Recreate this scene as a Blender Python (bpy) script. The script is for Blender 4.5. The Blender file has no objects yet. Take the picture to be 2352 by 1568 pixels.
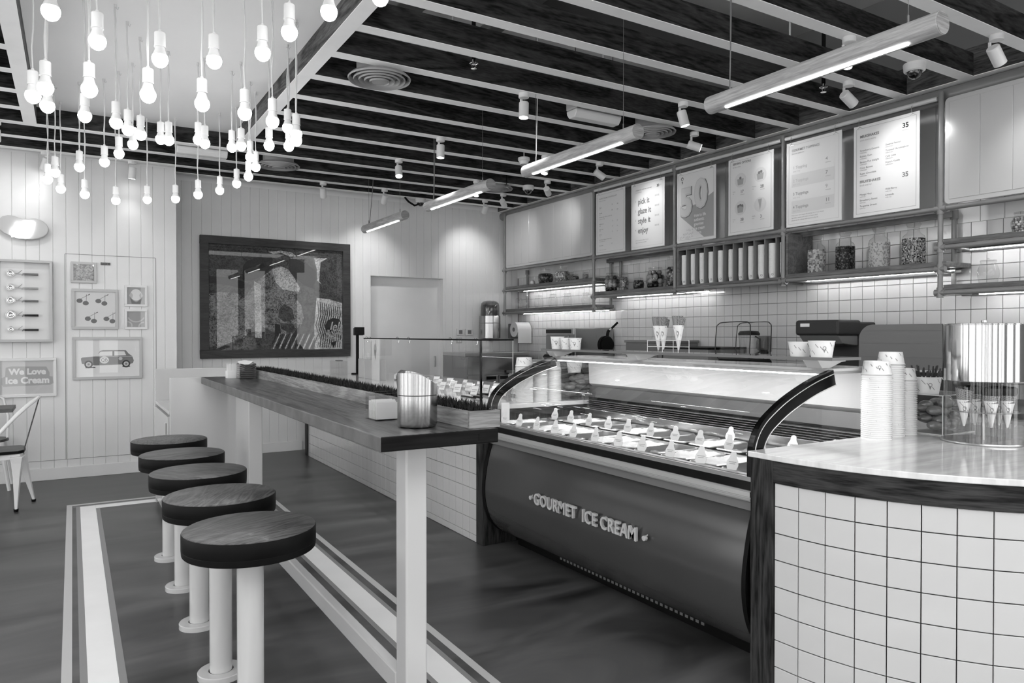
import bpy, bmesh, math, random
from mathutils import Vector, Matrix, Quaternion
random.seed(7)
PI = math.pi
S = bpy.context.scene
COL = S.collection

# ------------------------------------------------------------------ camera, world, exposure
cam_d = bpy.data.cameras.new('camera')
cam_d.sensor_width = 36.0
cam_d.lens = 1659.0 / 2352.0 * 36.0
cam_d.clip_start = 0.05
cam_d.clip_end = 100
cam = bpy.data.objects.new('camera', cam_d)
cam.location = (0, 0, 1.36)
cam.rotation_euler = (math.radians(90 - 0.587), 0, math.radians(-31.33))
COL.objects.link(cam)
S.camera = cam

W = bpy.data.worlds.new('world')
S.world = W
W.use_nodes = True
W.node_tree.nodes['Background'].inputs[0].default_value = (1, 1, 1, 1)
W.node_tree.nodes['Background'].inputs[1].default_value = 2.6
S.view_settings.view_transform = 'Standard'
S.view_settings.look = 'None'
S.view_settings.gamma = 1.0
S.view_settings.use_curve_mapping = False
S.view_settings.exposure = 0.52
S.render.engine = 'CYCLES'
S.cycles.use_denoising = True
S.cycles.max_bounces = 6
S.cycles.diffuse_bounces = 3
S.cycles.glossy_bounces = 3
S.cycles.transmission_bounces = 4
S.cycles.transparent_max_bounces = 16
S.cycles.sample_clamp_indirect = 4.0
S.cycles.caustics_reflective = False
S.cycles.caustics_refractive = False
SPOT_W = 12.0        # each track spotlight
BULB_E = 19.0         # pendant bulbs
TUBE_E = 14.0        # wooden tube pendants
LED_E = 26.0         # shelf strips
CASE_W = 2.0        # cold light inside the gelato case

def area(name, loc, rot, sx, sy, w, parent=None):
    l = bpy.data.lights.new(name, 'AREA'); l.shape = 'RECTANGLE'; l.size = sx; l.size_y = sy; l.energy = w
    o = bpy.data.objects.new(name, l); COL.objects.link(o)
    o.location = loc; o.rotation_euler = rot
    if parent: o.parent = parent
    return o
# ------------------------------------------------------------------ materials
def lin(s):
    s = s / 255.0
    return s / 12.92 if s <= 0.04045 else ((s + 0.055) / 1.055) ** 2.4
def g4(s):
    v = lin(s); return (v, v, v, 1)
def new_mat(name):
    m = bpy.data.materials.new(name); m.use_nodes = True
    nt = m.node_tree; return m, nt, nt.nodes['Principled BSDF']
def mat(name, s, rough=0.5, metal=0.0, vary=0.0, vscale=4.0, bump=0.0, bscale=40.0, coat=0.0, stretch=(1, 1, 1), spec=0.5):
    m, nt, b = new_mat(name)
    b.inputs['Base Color'].default_value = g4(s)
    b.inputs['Roughness'].default_value = rough
    b.inputs['Metallic'].default_value = metal
    b.inputs['Specular IOR Level'].default_value = spec
    if coat:
        b.inputs['Coat Weight'].default_value = coat; b.inputs['Coat Roughness'].default_value = 0.08
    if vary or bump:
        tc = nt.nodes.new('ShaderNodeTexCoord'); mp = nt.nodes.new('ShaderNodeMapping')
        mp.inputs['Scale'].default_value = stretch
        nt.links.new(tc.outputs['Object'], mp.inputs[0])
    if vary:
        n = nt.nodes.new('ShaderNodeTexNoise'); n.inputs['Scale'].default_value = vscale; n.inputs['Detail'].default_value = 5
        r = nt.nodes.new('ShaderNodeValToRGB')
        r.color_ramp.elements[0].position = 0.3; r.color_ramp.elements[1].position = 0.7
        r.color_ramp.elements[0].color = g4(max(0, s - vary)); r.color_ramp.elements[1].color = g4(min(255, s + vary))
        nt.links.new(mp.outputs[0], n.inputs['Vector']); nt.links.new(n.outputs[0], r.inputs[0]); nt.links.new(r.outputs[0], b.inputs['Base Color'])
    if bump:
        n = nt.nodes.new('ShaderNodeTexNoise'); n.inputs['Scale'].default_value = bscale; n.inputs['Detail'].default_value = 4
        bp = nt.nodes.new('ShaderNodeBump'); bp.inputs['Strength'].default_value = bump; bp.inputs['Distance'].default_value = 0.01
        nt.links.new(mp.outputs[0], n.inputs['Vector']); nt.links.new(n.outputs[0], bp.inputs['Height']); nt.links.new(bp.outputs[0], b.inputs['Normal'])
    return m
def wood(name, lo, hi, stretch=(1, 12, 12), rough=0.45, scale=2.2, ring=5.0, knots=True, coat=0.0, spec=0.25):
    """grain: distorted wave bands stretched along one axis, fine fibre noise and dark knots"""
    m, nt, b = new_mat(name)
    b.inputs['Roughness'].default_value = rough
    b.inputs['Specular IOR Level'].default_value = spec
    if coat:
        b.inputs['Coat Weight'].default_value = coat; b.inputs['Coat Roughness'].default_value = 0.12
    tc = nt.nodes.new('ShaderNodeTexCoord'); mp = nt.nodes.new('ShaderNodeMapping')
    mp.inputs['Scale'].default_value = stretch
    oi = nt.nodes.new('ShaderNodeObjectInfo'); ad = nt.nodes.new('ShaderNodeVectorMath'); ad.operation = 'ADD'
    sc = nt.nodes.new('ShaderNodeMath'); sc.operation = 'MULTIPLY'; sc.inputs[1].default_value = 37.0
    nt.links.new(oi.outputs['Random'], sc.inputs[0])
    nt.links.new(tc.outputs['Object'], mp.inputs[0]); nt.links.new(mp.outputs[0], ad.inputs[0]); nt.links.new(sc.outputs[0], ad.inputs[1])
    big = nt.nodes.new('ShaderNodeTexNoise'); big.inputs['Scale'].default_value = scale * 0.35; big.inputs['Detail'].default_value = 2; big.inputs['Distortion'].default_value = 1.2
    nt.links.new(ad.outputs[0], big.inputs['Vector'])
    mul = nt.nodes.new('ShaderNodeMath'); mul.operation = 'MULTIPLY'; mul.inputs[1].default_value = ring * 6.28
    sn = nt.nodes.new('ShaderNodeMath'); sn.operation = 'SINE'
    nt.links.new(big.outputs[0], mul.inputs[0]); nt.links.new(mul.outputs[0], sn.inputs[0])
    fib = nt.nodes.new('ShaderNodeTexNoise'); fib.inputs['Scale'].default_value = scale * 7; fib.inputs['Detail'].default_value = 5
    nt.links.new(ad.outputs[0], fib.inputs['Vector'])
    mx = nt.nodes.new('ShaderNodeMath'); mx.operation = 'MULTIPLY_ADD'; mx.inputs[1].default_value = 0.17
    nt.links.new(sn.outputs[0], mx.inputs[0]); nt.links.new(fib.outputs[0], mx.inputs[2])
    r = nt.nodes.new('ShaderNodeValToRGB')
    r.color_ramp.elements[0].position = 0.22; r.color_ramp.elements[1].position = 0.82
    r.color_ramp.elements[0].color = g4(lo); r.color_ramp.elements[1].color = g4(hi)
    nt.links.new(mx.outputs[0], r.inputs[0])
    out = r.outputs[0]
    if knots:
        k = nt.nodes.new('ShaderNodeTexNoise'); k.inputs['Scale'].default_value = 2.6; k.inputs['Detail'].default_value = 3
        m2 = nt.nodes.new('ShaderNodeMapping'); m2.inputs['Scale'].default_value = tuple(max(1.0, q ** 0.35) for q in stretch)
        nt.links.new(tc.outputs['Object'], m2.inputs[0])
        ad2 = nt.nodes.new('ShaderNodeVectorMath'); ad2.operation = 'ADD'
        nt.links.new(m2.outputs[0], ad2.inputs[0]); nt.links.new(sc.outputs[0], ad2.inputs[1]); nt.links.new(ad2.outputs[0], k.inputs['Vector'])
        kr = nt.nodes.new('ShaderNodeValToRGB'); kr.color_ramp.elements[0].position = 0.28; kr.color_ramp.elements[1].position = 0.42
        kr.color_ramp.elements[0].color = (0.35, 0.35, 0.35, 1); kr.color_ramp.elements[1].color = (1, 1, 1, 1)
        nt.links.new(k.outputs[0], kr.inputs[0])
        mm = nt.nodes.new('ShaderNodeMix'); mm.data_type = 'RGBA'; mm.blend_type = 'MULTIPLY'; mm.inputs[0].default_value = 1.0
        nt.links.new(out, mm.inputs[6]); nt.links.new(kr.outputs[0], mm.inputs[7]); out = mm.outputs[2]
    nt.links.new(out, b.inputs['Base Color'])
    bp = nt.nodes.new('ShaderNodeBump'); bp.inputs['Strength'].default_value = 0.15; bp.inputs['Distance'].default_value = 0.004
    nt.links.new(mx.outputs[0], bp.inputs['Height']); nt.links.new(bp.outputs[0], b.inputs['Normal'])
    return m
def emit(name, e, s=255):
    m, nt, b = new_mat(name)
    b.inputs['Base Color'].default_value = g4(s); b.inputs['Emission Color'].default_value = (1, 1, 1, 1); b.inputs['Emission Strength'].default_value = e
    return m
def glass(name, tint=0.97, refl=1.0, fres=1.45, rough=0.0):
    m = bpy.data.materials.new(name); m.use_nodes = True
    nt = m.node_tree; nt.nodes.remove(nt.nodes['Principled BSDF']); out = nt.nodes['Material Output']
    t = nt.nodes.new('ShaderNodeBsdfTransparent'); t.inputs[0].default_value = (tint, tint, tint, 1)
    gl = nt.nodes.new('ShaderNodeBsdfGlossy'); gl.inputs['Roughness'].default_value = rough
    f = nt.nodes.new('ShaderNodeFresnel'); f.inputs[0].default_value = fres
    mu = nt.nodes.new('ShaderNodeMath'); mu.operation = 'MULTIPLY'; mu.inputs[1].default_value = refl; mu.use_clamp = True
    mx = nt.nodes.new('ShaderNodeMixShader')
    ge = nt.nodes.new('ShaderNodeNewGeometry'); bf = nt.nodes.new('ShaderNodeMath'); bf.operation = 'SUBTRACT'; bf.inputs[0].default_value = 1.0
    m2 = nt.nodes.new('ShaderNodeMath'); m2.operation = 'MULTIPLY'
    nt.links.new(ge.outputs['Backfacing'], bf.inputs[1]); nt.links.new(mu.outputs[0], m2.inputs[0]); nt.links.new(bf.outputs[0], m2.inputs[1])
    nt.links.new(f.outputs[0], mu.inputs[0]); nt.links.new(m2.outputs[0], mx.inputs[0]); nt.links.new(t.outputs[0], mx.inputs[1]); nt.links.new(gl.outputs[0], mx.inputs[2])
    nt.links.new(mx.outputs[0], out.inputs[0])
    return m
def brushed(name, s, rough=0.25, axis=(1, 1, 60)):
    m, nt, b = new_mat(name)
    b.inputs['Metallic'].default_value = 1.0
    tc = nt.nodes.new('ShaderNodeTexCoord'); mp = nt.nodes.new('ShaderNodeMapping'); mp.inputs['Scale'].default_value = axis
    n = nt.nodes.new('ShaderNodeTexNoise'); n.inputs['Scale'].default_value = 6; n.inputs['Detail'].default_value = 6
    r = nt.nodes.new('ShaderNodeMapRange'); r.inputs[3].default_value = rough * 0.7; r.inputs[4].default_value = rough * 1.4
    nt.links.new(tc.outputs['Object'], mp.inputs[0]); nt.links.new(mp.outputs[0], n.inputs['Vector']); nt.links.new(n.outputs[0], r.inputs[0]); nt.links.new(r.outputs[0], b.inputs['Roughness'])
    b.inputs['Base Color'].default_value = g4(s)
    return m
def mosaic(name, lo, hi, scale=120.0, streak=0.0):
    m, nt, b = new_mat(name); b.inputs['Roughness'].default_value = 0.7
    tc = nt.nodes.new('ShaderNodeTexCoord'); v = nt.nodes.new('ShaderNodeTexVoronoi'); v.inputs['Scale'].default_value = scale
    nt.links.new(tc.outputs['Object'], v.inputs['Vector'])
    sp = nt.nodes.new('ShaderNodeSeparateColor'); nt.links.new(v.outputs['Color'], sp.inputs[0])
    n = nt.nodes.new('ShaderNodeTexNoise'); n.inputs['Scale'].default_value = 4.5; n.inputs['Detail'].default_value = 4; n.inputs['Distortion'].default_value = streak
    nt.links.new(tc.outputs['Object'], n.inputs['Vector'])
    a = nt.nodes.new('ShaderNodeMath'); a.operation = 'MULTIPLY_ADD'; a.inputs[1].default_value = 0.45
    nt.links.new(sp.outputs[0], a.inputs[0]); nt.links.new(n.outputs[0], a.inputs[2])
    r = nt.nodes.new('ShaderNodeValToRGB'); r.color_ramp.elements[0].position = 0.45; r.color_ramp.elements[1].position = 0.95
    r.color_ramp.elements[0].color = g4(lo); r.color_ramp.elements[1].color = g4(hi)
    nt.links.new(a.outputs[0], r.inputs[0]); nt.links.new(r.outputs[0], b.inputs['Base Color'])
    return m

M = {}
M['wall'] = mat('painted_wall_boards', 226, 0.38, vary=3, vscale=3, bump=0.05, bscale=60)
M['plaster'] = mat('white_plaster', 238, 0.7, vary=2, vscale=2)
M['under'] = mat('white_painted_timber', 250, 0.55, vary=4, vscale=6)
M['tile'] = mat('glazed_white_tile', 205, 0.12, vary=3, vscale=3, coat=0.3)
M['grout'] = mat('grey_grout', 120, 0.9)
M['dgrout'] = mat('dark_grout', 45, 0.9)
M['dark'] = mat('dark_void', 70, 0.9, vary=12, vscale=1.3)
M['slab'] = mat('ceiling_slab', 225, 0.9, vary=14, vscale=0.8)
M['beam'] = wood('dark_stained_beam', 24, 68, (1, 6, 6), 0.75, spec=0.1)
M['beam_y'] = wood('stained_beam_lengthwise', 52, 108, (9, 1, 9), 0.7, spec=0.15)
M['white'] = mat('white_paint_metal', 225, 0.3)
M['whiteg'] = mat('white_lacquer', 190, 0.2, coat=0.4)
M['plastic'] = mat('white_plastic', 222, 0.4)
M['cord'] = mat('pale_cord', 205, 0.6)
M['pipe'] = mat('grey_painted_pipe', 128, 0.32, vary=4, vscale=8)
M['pipel'] = mat('light_painted_pipe', 205, 0.3)
M['black'] = mat('black_gloss', 8, 0.12, spec=0.35)
M['blackm'] = mat('black_matt', 14, 0.5, spec=0.12)
M['grey'] = mat('mid_grey_plastic', 110, 0.45)
M['steel'] = brushed('brushed_steel', 165, 0.2, (1, 1, 60))
M['steelh'] = brushed('brushed_steel_plate', 150, 0.3, (40, 1, 1))
M['chrome'] = mat('polished_chrome', 225, 0.07, 1.0)
M['mirror'] = mat('mirror_panel', 215, 0.015, 1.0)
M['rail'] = mat('bright_satin_rail', 205, 0.25, 0.55)
M['letters'] = mat('cast_light_metal', 215, 0.3, 0.35)
M['alu'] = mat('satin_aluminium', 190, 0.28, 1.0)
M['table'] = wood('oak_table_top', 30, 104, (9, .8, 9), 0.28, 1.8, 9.0, False, coat=0.06, spec=.22)
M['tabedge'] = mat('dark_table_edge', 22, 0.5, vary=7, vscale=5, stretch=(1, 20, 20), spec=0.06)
M['tabside'] = mat('grey_table_wood', 88, 0.5, vary=14, vscale=14)
M['seat'] = wood('oak_seat_top', 46, 98, (1.2, 7, 7), 0.4, 3.0, 11.0, False, coat=0.08, spec=.3)
M['seatside'] = mat('dark_seat_side', 18, 0.45, vary=5, vscale=6, spec=0.07)
M['planter'] = wood('planter_oak', 105, 160, (12, 1, 12), 0.45, 2.2, 6.0, False)
M['planter_end'] = wood('planter_oak_end', 100, 150, (1, 12, 12), 0.45, 2.2, 6.0, False)
M['grass'] = mat('dark_artificial_grass', 34, 0.6, vary=14, vscale=60, spec=0.15)
M['cwood'] = wood('dark_ash_trim', 22, 66, (9, 9, 1), 0.5, 1.8, 6.0, False, spec=0.1)
M['cwood_h'] = wood('dark_ash_rail', 22, 66, (1.2, 1.2, 14), 0.5, 1.8, 6.0, False, spec=0.1)
M['shelf'] = wood('grey_brown_shelf', 88, 120, (9, 1, 9), 0.5, 2, 4, False)
M['tube'] = wood('pale_wooden_tube', 150, 190, (12, 1, 12), 0.5, 2.2, 5.0, False)
M['belly'] = mat('graphite_gloss_panel', 66, 0.17, 0.0, spec=0.6)
M['stripe_w'] = mat('white_floor_paint', 244, 0.35, vary=3)
M['stripe_l'] = mat('light_grey_floor_paint', 190, 0.4)
M['stripe_g'] = mat('mid_grey_floor_paint', 135, 0.4)
M['paper'] = mat('poster_paper', 226, 0.45)
M['paper2'] = mat('poster_tint', 213, 0.45)
M['ink'] = mat('grey_ink', 120, 0.6)
M['inkl'] = mat('light_grey_ink', 165, 0.6)
M['inkd'] = mat('dark_ink', 40, 0.6)
M['inkp'] = mat('pale_grey_ink', 195, 0.6)
M['frame_g'] = mat('silver_picture_frame', 185, 0.35)
M['frame_w'] = mat('white_picture_frame', 225, 0.4)
M['frame_d'] = wood('dark_picture_frame', 48, 66, (1, 9, 9), 0.4, 2, 4, False)
M['cup'] = mat('paper_cup', 235, 0.45)
M['cupink'] = mat('cup_print_grey', 135, 0.6)
M['waffle'] = mat('waffle_cone', 110, 0.7, vary=35, vscale=90)
M['waffled'] = mat('dark_dipped_cone', 26, 0.5)
M['cream'] = mat('ice_cream_light', 238, 0.55, vary=10, vscale=9, bump=0.5, bscale=30)
M['cream2'] = mat('ice_cream_mid', 190, 0.55, vary=30, vscale=12, bump=0.5, bscale=30)
M['cream3'] = mat('ice_cream_dark', 110, 0.55, vary=40, vscale=20, bump=0.5, bscale=30)
M['marble'] = mat('pale_marble', 222, 0.1, vary=14, vscale=5, coat=0.4, stretch=(1, 5, 1))
M['napkin'] = mat('grey_napkin', 60, 0.8)
M['glass'] = glass('clear_glass', 0.985, 0.9)
M['acryl'] = glass('clear_acrylic', 0.95, 1.3)
M['jar'] = glass('jar_glass', 0.95, 1.3, 1.45)
M['smoke'] = glass('smoked_acrylic', 0.6, 1.5)
M['picglass'] = glass('picture_glass', 0.97, 1.0, 1.5)
M['dome'] = mat('dark_camera_dome', 8, 0.05, coat=1.0)
M['e_bulb'] = emit('bulb_glow', BULB_E)
M['e_tube'] = emit('tube_light_strip', TUBE_E)
M['e_led'] = emit('shelf_led_strip', LED_E)
M['e_spot'] = emit('spot_lens_glow', 20.0)
M['e_case'] = emit('case_led_strip', 14.0)
M['e_neon'] = emit('neon_letters', 5.0)

def floor_mat():
    m, nt, b = new_mat('polished_concrete')
    tc = nt.nodes.new('ShaderNodeTexCoord')
    mp = nt.nodes.new('ShaderNodeMapping'); mp.inputs['Scale'].default_value = (0.55, 1.9, 1); mp.inputs['Rotation'].default_value = (0, 0, 0.5)
    nt.links.new(tc.outputs['Object'], mp.inputs[0])
    n = nt.nodes.new('ShaderNodeTexNoise'); n.inputs['Scale'].default_value = 1.5; n.inputs['Detail'].default_value = 8; n.inputs['Distortion'].default_value = 1.1
    nt.links.new(mp.outputs[0], n.inputs['Vector'])
    r = nt.nodes.new('ShaderNodeValToRGB'); r.color_ramp.elements[0].position = 0.3; r.color_ramp.elements[1].position = 0.72
    r.color_ramp.elements[0].color = g4(40); r.color_ramp.elements[1].color = g4(98); b.inputs['Specular IOR Level'].default_value = 0.3
    nt.links.new(n.outputs[0], r.inputs[0]); nt.links.new(r.outputs[0], b.inputs['Base Color'])
    rr = nt.nodes.new('ShaderNodeMapRange'); rr.inputs[3].default_value = 0.22; rr.inputs[4].default_value = 0.45
    nt.links.new(n.outputs[0], rr.inputs[0]); nt.links.new(rr.outputs[0], b.inputs['Roughness'])
    return m
M['floor'] = floor_mat()

# ------------------------------------------------------------------ mesh builder
class Fr:
    """a flat frame: origin, right, up; normal = right x up"""
    def __init__(s, o, u, v):
        s.o = Vector(o); s.u = Vector(u).normalized(); s.v = Vector(v).normalized(); s.n = s.u.cross(s.v)
    def p(s, x, y, z=0.0): return s.o + s.u * x + s.v * y + s.n * z
def fr_back(x, y, z): return Fr((x, y, z), (1, 0, 0), (0, 0, 1))       # faces -Y
def fr_right(x, y, z): return Fr((x, y, z), (0, -1, 0), (0, 0, 1))     # faces -X
def fr_up(x, y, z): return Fr((x, y, z), (1, 0, 0), (0, 1, 0))         # faces +Z

class MB:
    def __init__(s, o=(0, 0, 0)):
        s.o = Vector(o); s.v = []; s.f = []; s.m = []; s.s = []
    def add(s, vs, fs, mi=0, sm=False):
        b = len(s.v); s.v += [Vector(q) for q in vs]
        for f in fs: s.f.append([b + i for i in f]); s.m.append(mi); s.s.append(sm)
        return s
    def box(s, x0, x1, y0, y1, z0, z1, mi=0):
        v = [(x0, y0, z0), (x1, y0, z0), (x1, y1, z0), (x0, y1, z0), (x0, y0, z1), (x1, y0, z1), (x1, y1, z1), (x0, y1, z1)]
        return s.add(v, [(0, 3, 2, 1), (4, 5, 6, 7), (0, 1, 5, 4), (1, 2, 6, 5), (2, 3, 7, 6), (3, 0, 4, 7)], mi)
    def fbox(s, fr, x0, x1, y0, y1, z0, z1, mi=0):
        v = [fr.p(a, b, c) for c in (z0, z1) for a, b in ((x0, y0), (x1, y0), (x1, y1), (x0, y1))]
        return s.add(v, [(0, 3, 2, 1), (4, 5, 6, 7), (0, 1, 5, 4), (1, 2, 6, 5), (2, 3, 7, 6), (3, 0, 4, 7)], mi)
    def rect(s, fr, x0, y0, x1, y1, z=0.0, mi=0):
        return s.add([fr.p(x0, y0, z), fr.p(x1, y0, z), fr.p(x1, y1, z), fr.p(x0, y1, z)], [(0, 1, 2, 3)], mi)
    def poly(s, fr, pts, z=0.0, mi=0):
        return s.add([fr.p(a, b, z) for a, b in pts], [tuple(range(len(pts)))], mi)
    def disc(s, fr, x, y, rx, ry=None, z=0.0, mi=0, n=20):
        ry = ry or rx
        return s.poly(fr, [(x + rx * math.cos(2 * PI * i / n), y + ry * math.sin(2 * PI * i / n)) for i in range(n)], z, mi)
    def ring(s, fr, x, y, r0, r1, z=0.0, mi=0, n=24):
        vs = []; fs = []
        for i in range(n):
            a = 2 * PI * i / n
            vs += [fr.p(x + r0 * math.cos(a), y + r0 * math.sin(a), z), fr.p(x + r1 * math.cos(a), y + r1 * math.sin(a), z)]
            j = (i + 1) % n; fs.append((2 * i, 2 * i + 1, 2 * j + 1, 2 * j))
        return s.add(vs, fs, mi)
    def line(s, fr, a, b, w, z=0.0, mi=0):
        d = Vector((b[0] - a[0], b[1] - a[1])); L = d.length or 1; n = Vector((-d.y, d.x)) / L * w / 2
        return s.poly(fr, [(a[0] - n.x, a[1] - n.y), (b[0] - n.x, b[1] - n.y), (b[0] + n.x, b[1] + n.y), (a[0] + n.x, a[1] + n.y)], z, mi)
    def prism(s, fr, pts, d0, d1, mi=0, sm=False, side_mi=None):
        n = len(pts)
        vs = [fr.p(a, b, d0) for a, b in pts] + [fr.p(a, b, d1) for a, b in pts]
        s.add(vs, [tuple(range(n))[::-1], tuple(range(n, 2 * n))], mi)
        s.add(vs, [(i, (i + 1) % n, n + (i + 1) % n, n + i) for i in range(n)], mi if side_mi is None else side_mi, sm)
        return s
    def cyl(s, p0, p1, r0, r1=None, n=14, mi=0, caps=True):
        r1 = r0 if r1 is None else r1
        p0 = Vector(p0); p1 = Vector(p1); d = (p1 - p0).normalized()
        a = d.orthogonal().normalized(); b = d.cross(a)
        vs = []
        for p, r in ((p0, r0), (p1, r1)):
            for i in range(n):
                t = 2 * PI * i / n; vs.append(p + (a * math.cos(t) + b * math.sin(t)) * r)
        s.add(vs, [(i, (i + 1) % n, n + (i + 1) % n, n + i) for i in range(n)], mi, True)
        if caps: s.add(vs, [tuple(range(n))[::-1], tuple(range(n, 2 * n))], mi)
        return s
    def lathe(s, c, prof, n=24, mi=0, sm=True, close=False, ang=None):
        c = Vector(c); vs = []; k = len(prof)
        for i in range(n):
            t = 2 * PI * i / n
            for r, z in prof: vs.append(c + Vector((r * math.cos(t), r * math.sin(t), z)))
        fs = []
        for i in range(n):
            j = (i + 1) % n
            for q in range(k - 1): fs.append((i * k + q, j * k + q, j * k + q + 1, i * k + q + 1))
        s.add(vs, fs, mi, sm)
        return s
    def tube(s, pts, r, n=8, mi=0, closed=False):
        pts = [Vector(p) for p in pts]; m = len(pts); vs = []; prev = None
        for i, p in enumerate(pts):
            if closed: d = pts[(i + 1) % m] - pts[i - 1]
            else: d = pts[min(i + 1, m - 1)] - pts[max(i - 1, 0)]
            d.normalize()
            a = d.orthogonal().normalized() if prev is None else (prev - d * prev.dot(d)).normalized()
            prev = a; b = d.cross(a); rr = r[i] if isinstance(r, (list, tuple)) else r
            for k in range(n):
                t = 2 * PI * k / n; vs.append(p + (a * math.cos(t) + b * math.sin(t)) * rr)
        fs = []
        for i in range(m if closed else m - 1):
            j = (i + 1) % m
            for k in range(n): fs.append((i * n + k, i * n + (k + 1) % n, j * n + (k + 1) % n, j * n + k))
        s.add(vs, fs, mi, True)
        if not closed: s.add(vs, [tuple(range(n))[::-1], tuple(range((m - 1) * n, m * n))], mi)
        return s
    def ball(s, c, r, n=12, k=8, mi=0, sc=(1, 1, 1)):
        c = Vector(c); vs = [c + Vector((0, 0, -r * sc[2]))]
        for i in range(1, k):
            ph = -PI / 2 + PI * i / k
            for j in range(n):
                t = 2 * PI * j / n; vs.append(c + Vector((r * sc[0] * math.cos(ph) * math.cos(t), r * sc[1] * math.cos(ph) * math.sin(t), r * sc[2] * math.sin(ph))))
        vs.append(c + Vector((0, 0, r * sc[2]))); L = len(vs) - 1
        fs = [(0, 1 + (j + 1) % n, 1 + j) for j in range(n)]
        for i in range(k - 2):
            for j in range(n): fs.append((1 + i * n + j, 1 + i * n + (j + 1) % n, 1 + (i + 1) * n + (j + 1) % n, 1 + (i + 1) * n + j))
        fs += [(L, 1 + (k - 2) * n + j, 1 + (k - 2) * n + (j + 1) % n) for j in range(n)]
        return s.add(vs, fs, mi, True)
    def text(s, fr, txt, size, x, y, z=0.0, mi=0, align='LEFT', extrude=0.0, offset=0.0, shear=0.0, sx=1.0, rot=0.0, res=3, space=1.0):
        cu = bpy.data.curves.new('t', 'FONT'); cu.body = txt; cu.size = size; cu.align_x = align; cu.extrude = extrude
        cu.offset = offset; cu.shear = shear; cu.resolution_u = res; cu.space_character = space; cu.fill_mode = 'BOTH' if extrude else 'FRONT'
        ob = bpy.data.objects.new('t', cu); COL.objects.link(ob)
        dg = bpy.context.evaluated_depsgraph_get(); me = bpy.data.meshes.new_from_object(ob.evaluated_get(dg))
        ca, sa = math.cos(rot), math.sin(rot)
        vs = []
        for v in me.vertices:
            a, b = v.co.x * sx, v.co.y
            vs.append(fr.p(x + a * ca - b * sa, y + a * sa + b * ca, z + v.co.z + extrude))
        s.add(vs, [tuple(p.vertices) for p in me.polygons], mi)
        bpy.data.objects.remove(ob); bpy.data.curves.remove(cu); bpy.data.meshes.remove(me)
        return s
    def mesh(s, name, mats, sharp=35, fix=True):
        me = bpy.data.meshes.new(name)
        me.from_pydata([tuple(v - s.o) for v in s.v], [], s.f)
        for m in mats: me.materials.append(M[m] if isinstance(m, str) else m)
        me.polygons.foreach_set('material_index', s.m)
        me.polygons.foreach_set('use_smooth', s.s)
        if fix:
            bm = bmesh.new(); bm.from_mesh(me); bmesh.ops.remove_doubles(bm, verts=bm.verts, dist=1e-6)
            bmesh.ops.recalc_face_normals(bm, faces=bm.faces); bm.to_mesh(me); bm.free()
        if any(s.s): me.set_sharp_from_angle(angle=math.radians(sharp))
        me.update()
        return me
    def build(s, name, mats, parent=None, bevel=0.0, sharp=35, fix=True, kind=None, label=None, seg=2):
        if not isinstance(mats, (list, tuple)): mats = [mats]
        ob = bpy.data.objects.new(name, s.mesh(name, mats, sharp, fix)); COL.objects.link(ob)
        if parent is not None:
            ob.parent = parent; ob.location = s.o - world_loc(parent)
        else: ob.location = s.o
        if bevel:
            md = ob.modifiers.new('bevel', 'BEVEL'); md.width = bevel; md.segments = seg; md.limit_method = 'ANGLE'; md.angle_limit = math.radians(50); md.harden_normals = False
        if kind: ob['kind'] = kind
        if label: ob['label'] = label
        return ob
def split_build(mb, name, mats, parent, **kw):
    """one object per connected island of the collected mesh"""
    par = list(range(len(mb.v)))
    def find(a):
        while par[a] != a: par[a] = par[par[a]]; a = par[a]
        return a
    keyed = {}
    for i, v in enumerate(mb.v):
        k = (round(v.x, 5), round(v.y, 5), round(v.z, 5))
        if k in keyed: par[find(i)] = find(keyed[k])
        else: keyed[k] = i
    for f in mb.f:
        for a in f[1:]: par[find(a)] = find(f[0])
    groups = {}
    for f, m_, s_ in zip(mb.f, mb.m, mb.s): groups.setdefault(find(f[0]), []).append((f, m_, s_))
    out = []
    for g in groups.values():
        used = sorted({i for f, _, _ in g for i in f}); idx = {a: q for q, a in enumerate(used)}
        n = MB(mb.o); n.v = [mb.v[a] for a in used]; n.f = [[idx[a] for a in f] for f, _, _ in g]; n.m = [m_ for _, m_, _ in g]; n.s = [s_ for _, _, s_ in g]
        out.append(n.build(name, mats, parent, **kw))
    return out
def world_loc(o):
    v = Vector((0, 0, 0))
    while o is not None: v += o.location; o = o.parent
    return v
def thing(name, label, cat, loc=(0, 0, 0), group=None):
    o = bpy.data.objects.new(name, None); COL.objects.link(o); o.location = loc; o.empty_display_size = 0.05
    o['label'] = label; o['category'] = cat
    if group: o['group'] = group
    return o
def tag(o, label, cat, group=None):
    o['label'] = label; o['category'] = cat
    if group: o['group'] = group
    return o
def kids(o): return [c for c in bpy.data.objects if c.parent == o]
def copy_tree(o, loc=None, rz=None, label=None, group=None, scale=None, parent=None, ch=None):
    if ch is None:
        ch = {}
        for c in bpy.data.objects:
            if c.parent: ch.setdefault(c.parent.name, []).append(c)
    r = o.copy(); COL.objects.link(r); r.parent = parent
    if loc is not None: r.location = loc
    if rz is not None: r.rotation_euler = (0, 0, rz)
    if scale is not None: r.scale = scale
    if label: r['label'] = label
    if group: r['group'] = group
    for c in ch.get(o.name, []): copy_tree(c, parent=r, ch=ch)
    return r
def struct(o): o['kind'] = 'structure'; return o
def arc(c, r, a0, a1, n): return [(c[0] + r * math.cos(a0 + (a1 - a0) * i / n), c[1] + r * math.sin(a0 + (a1 - a0) * i / n)) for i in range(n + 1)]
# ================================================================== THE SETTING
XR = 5.29; YB = 8.54; YL = 8.0; ZB = 3.02
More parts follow.
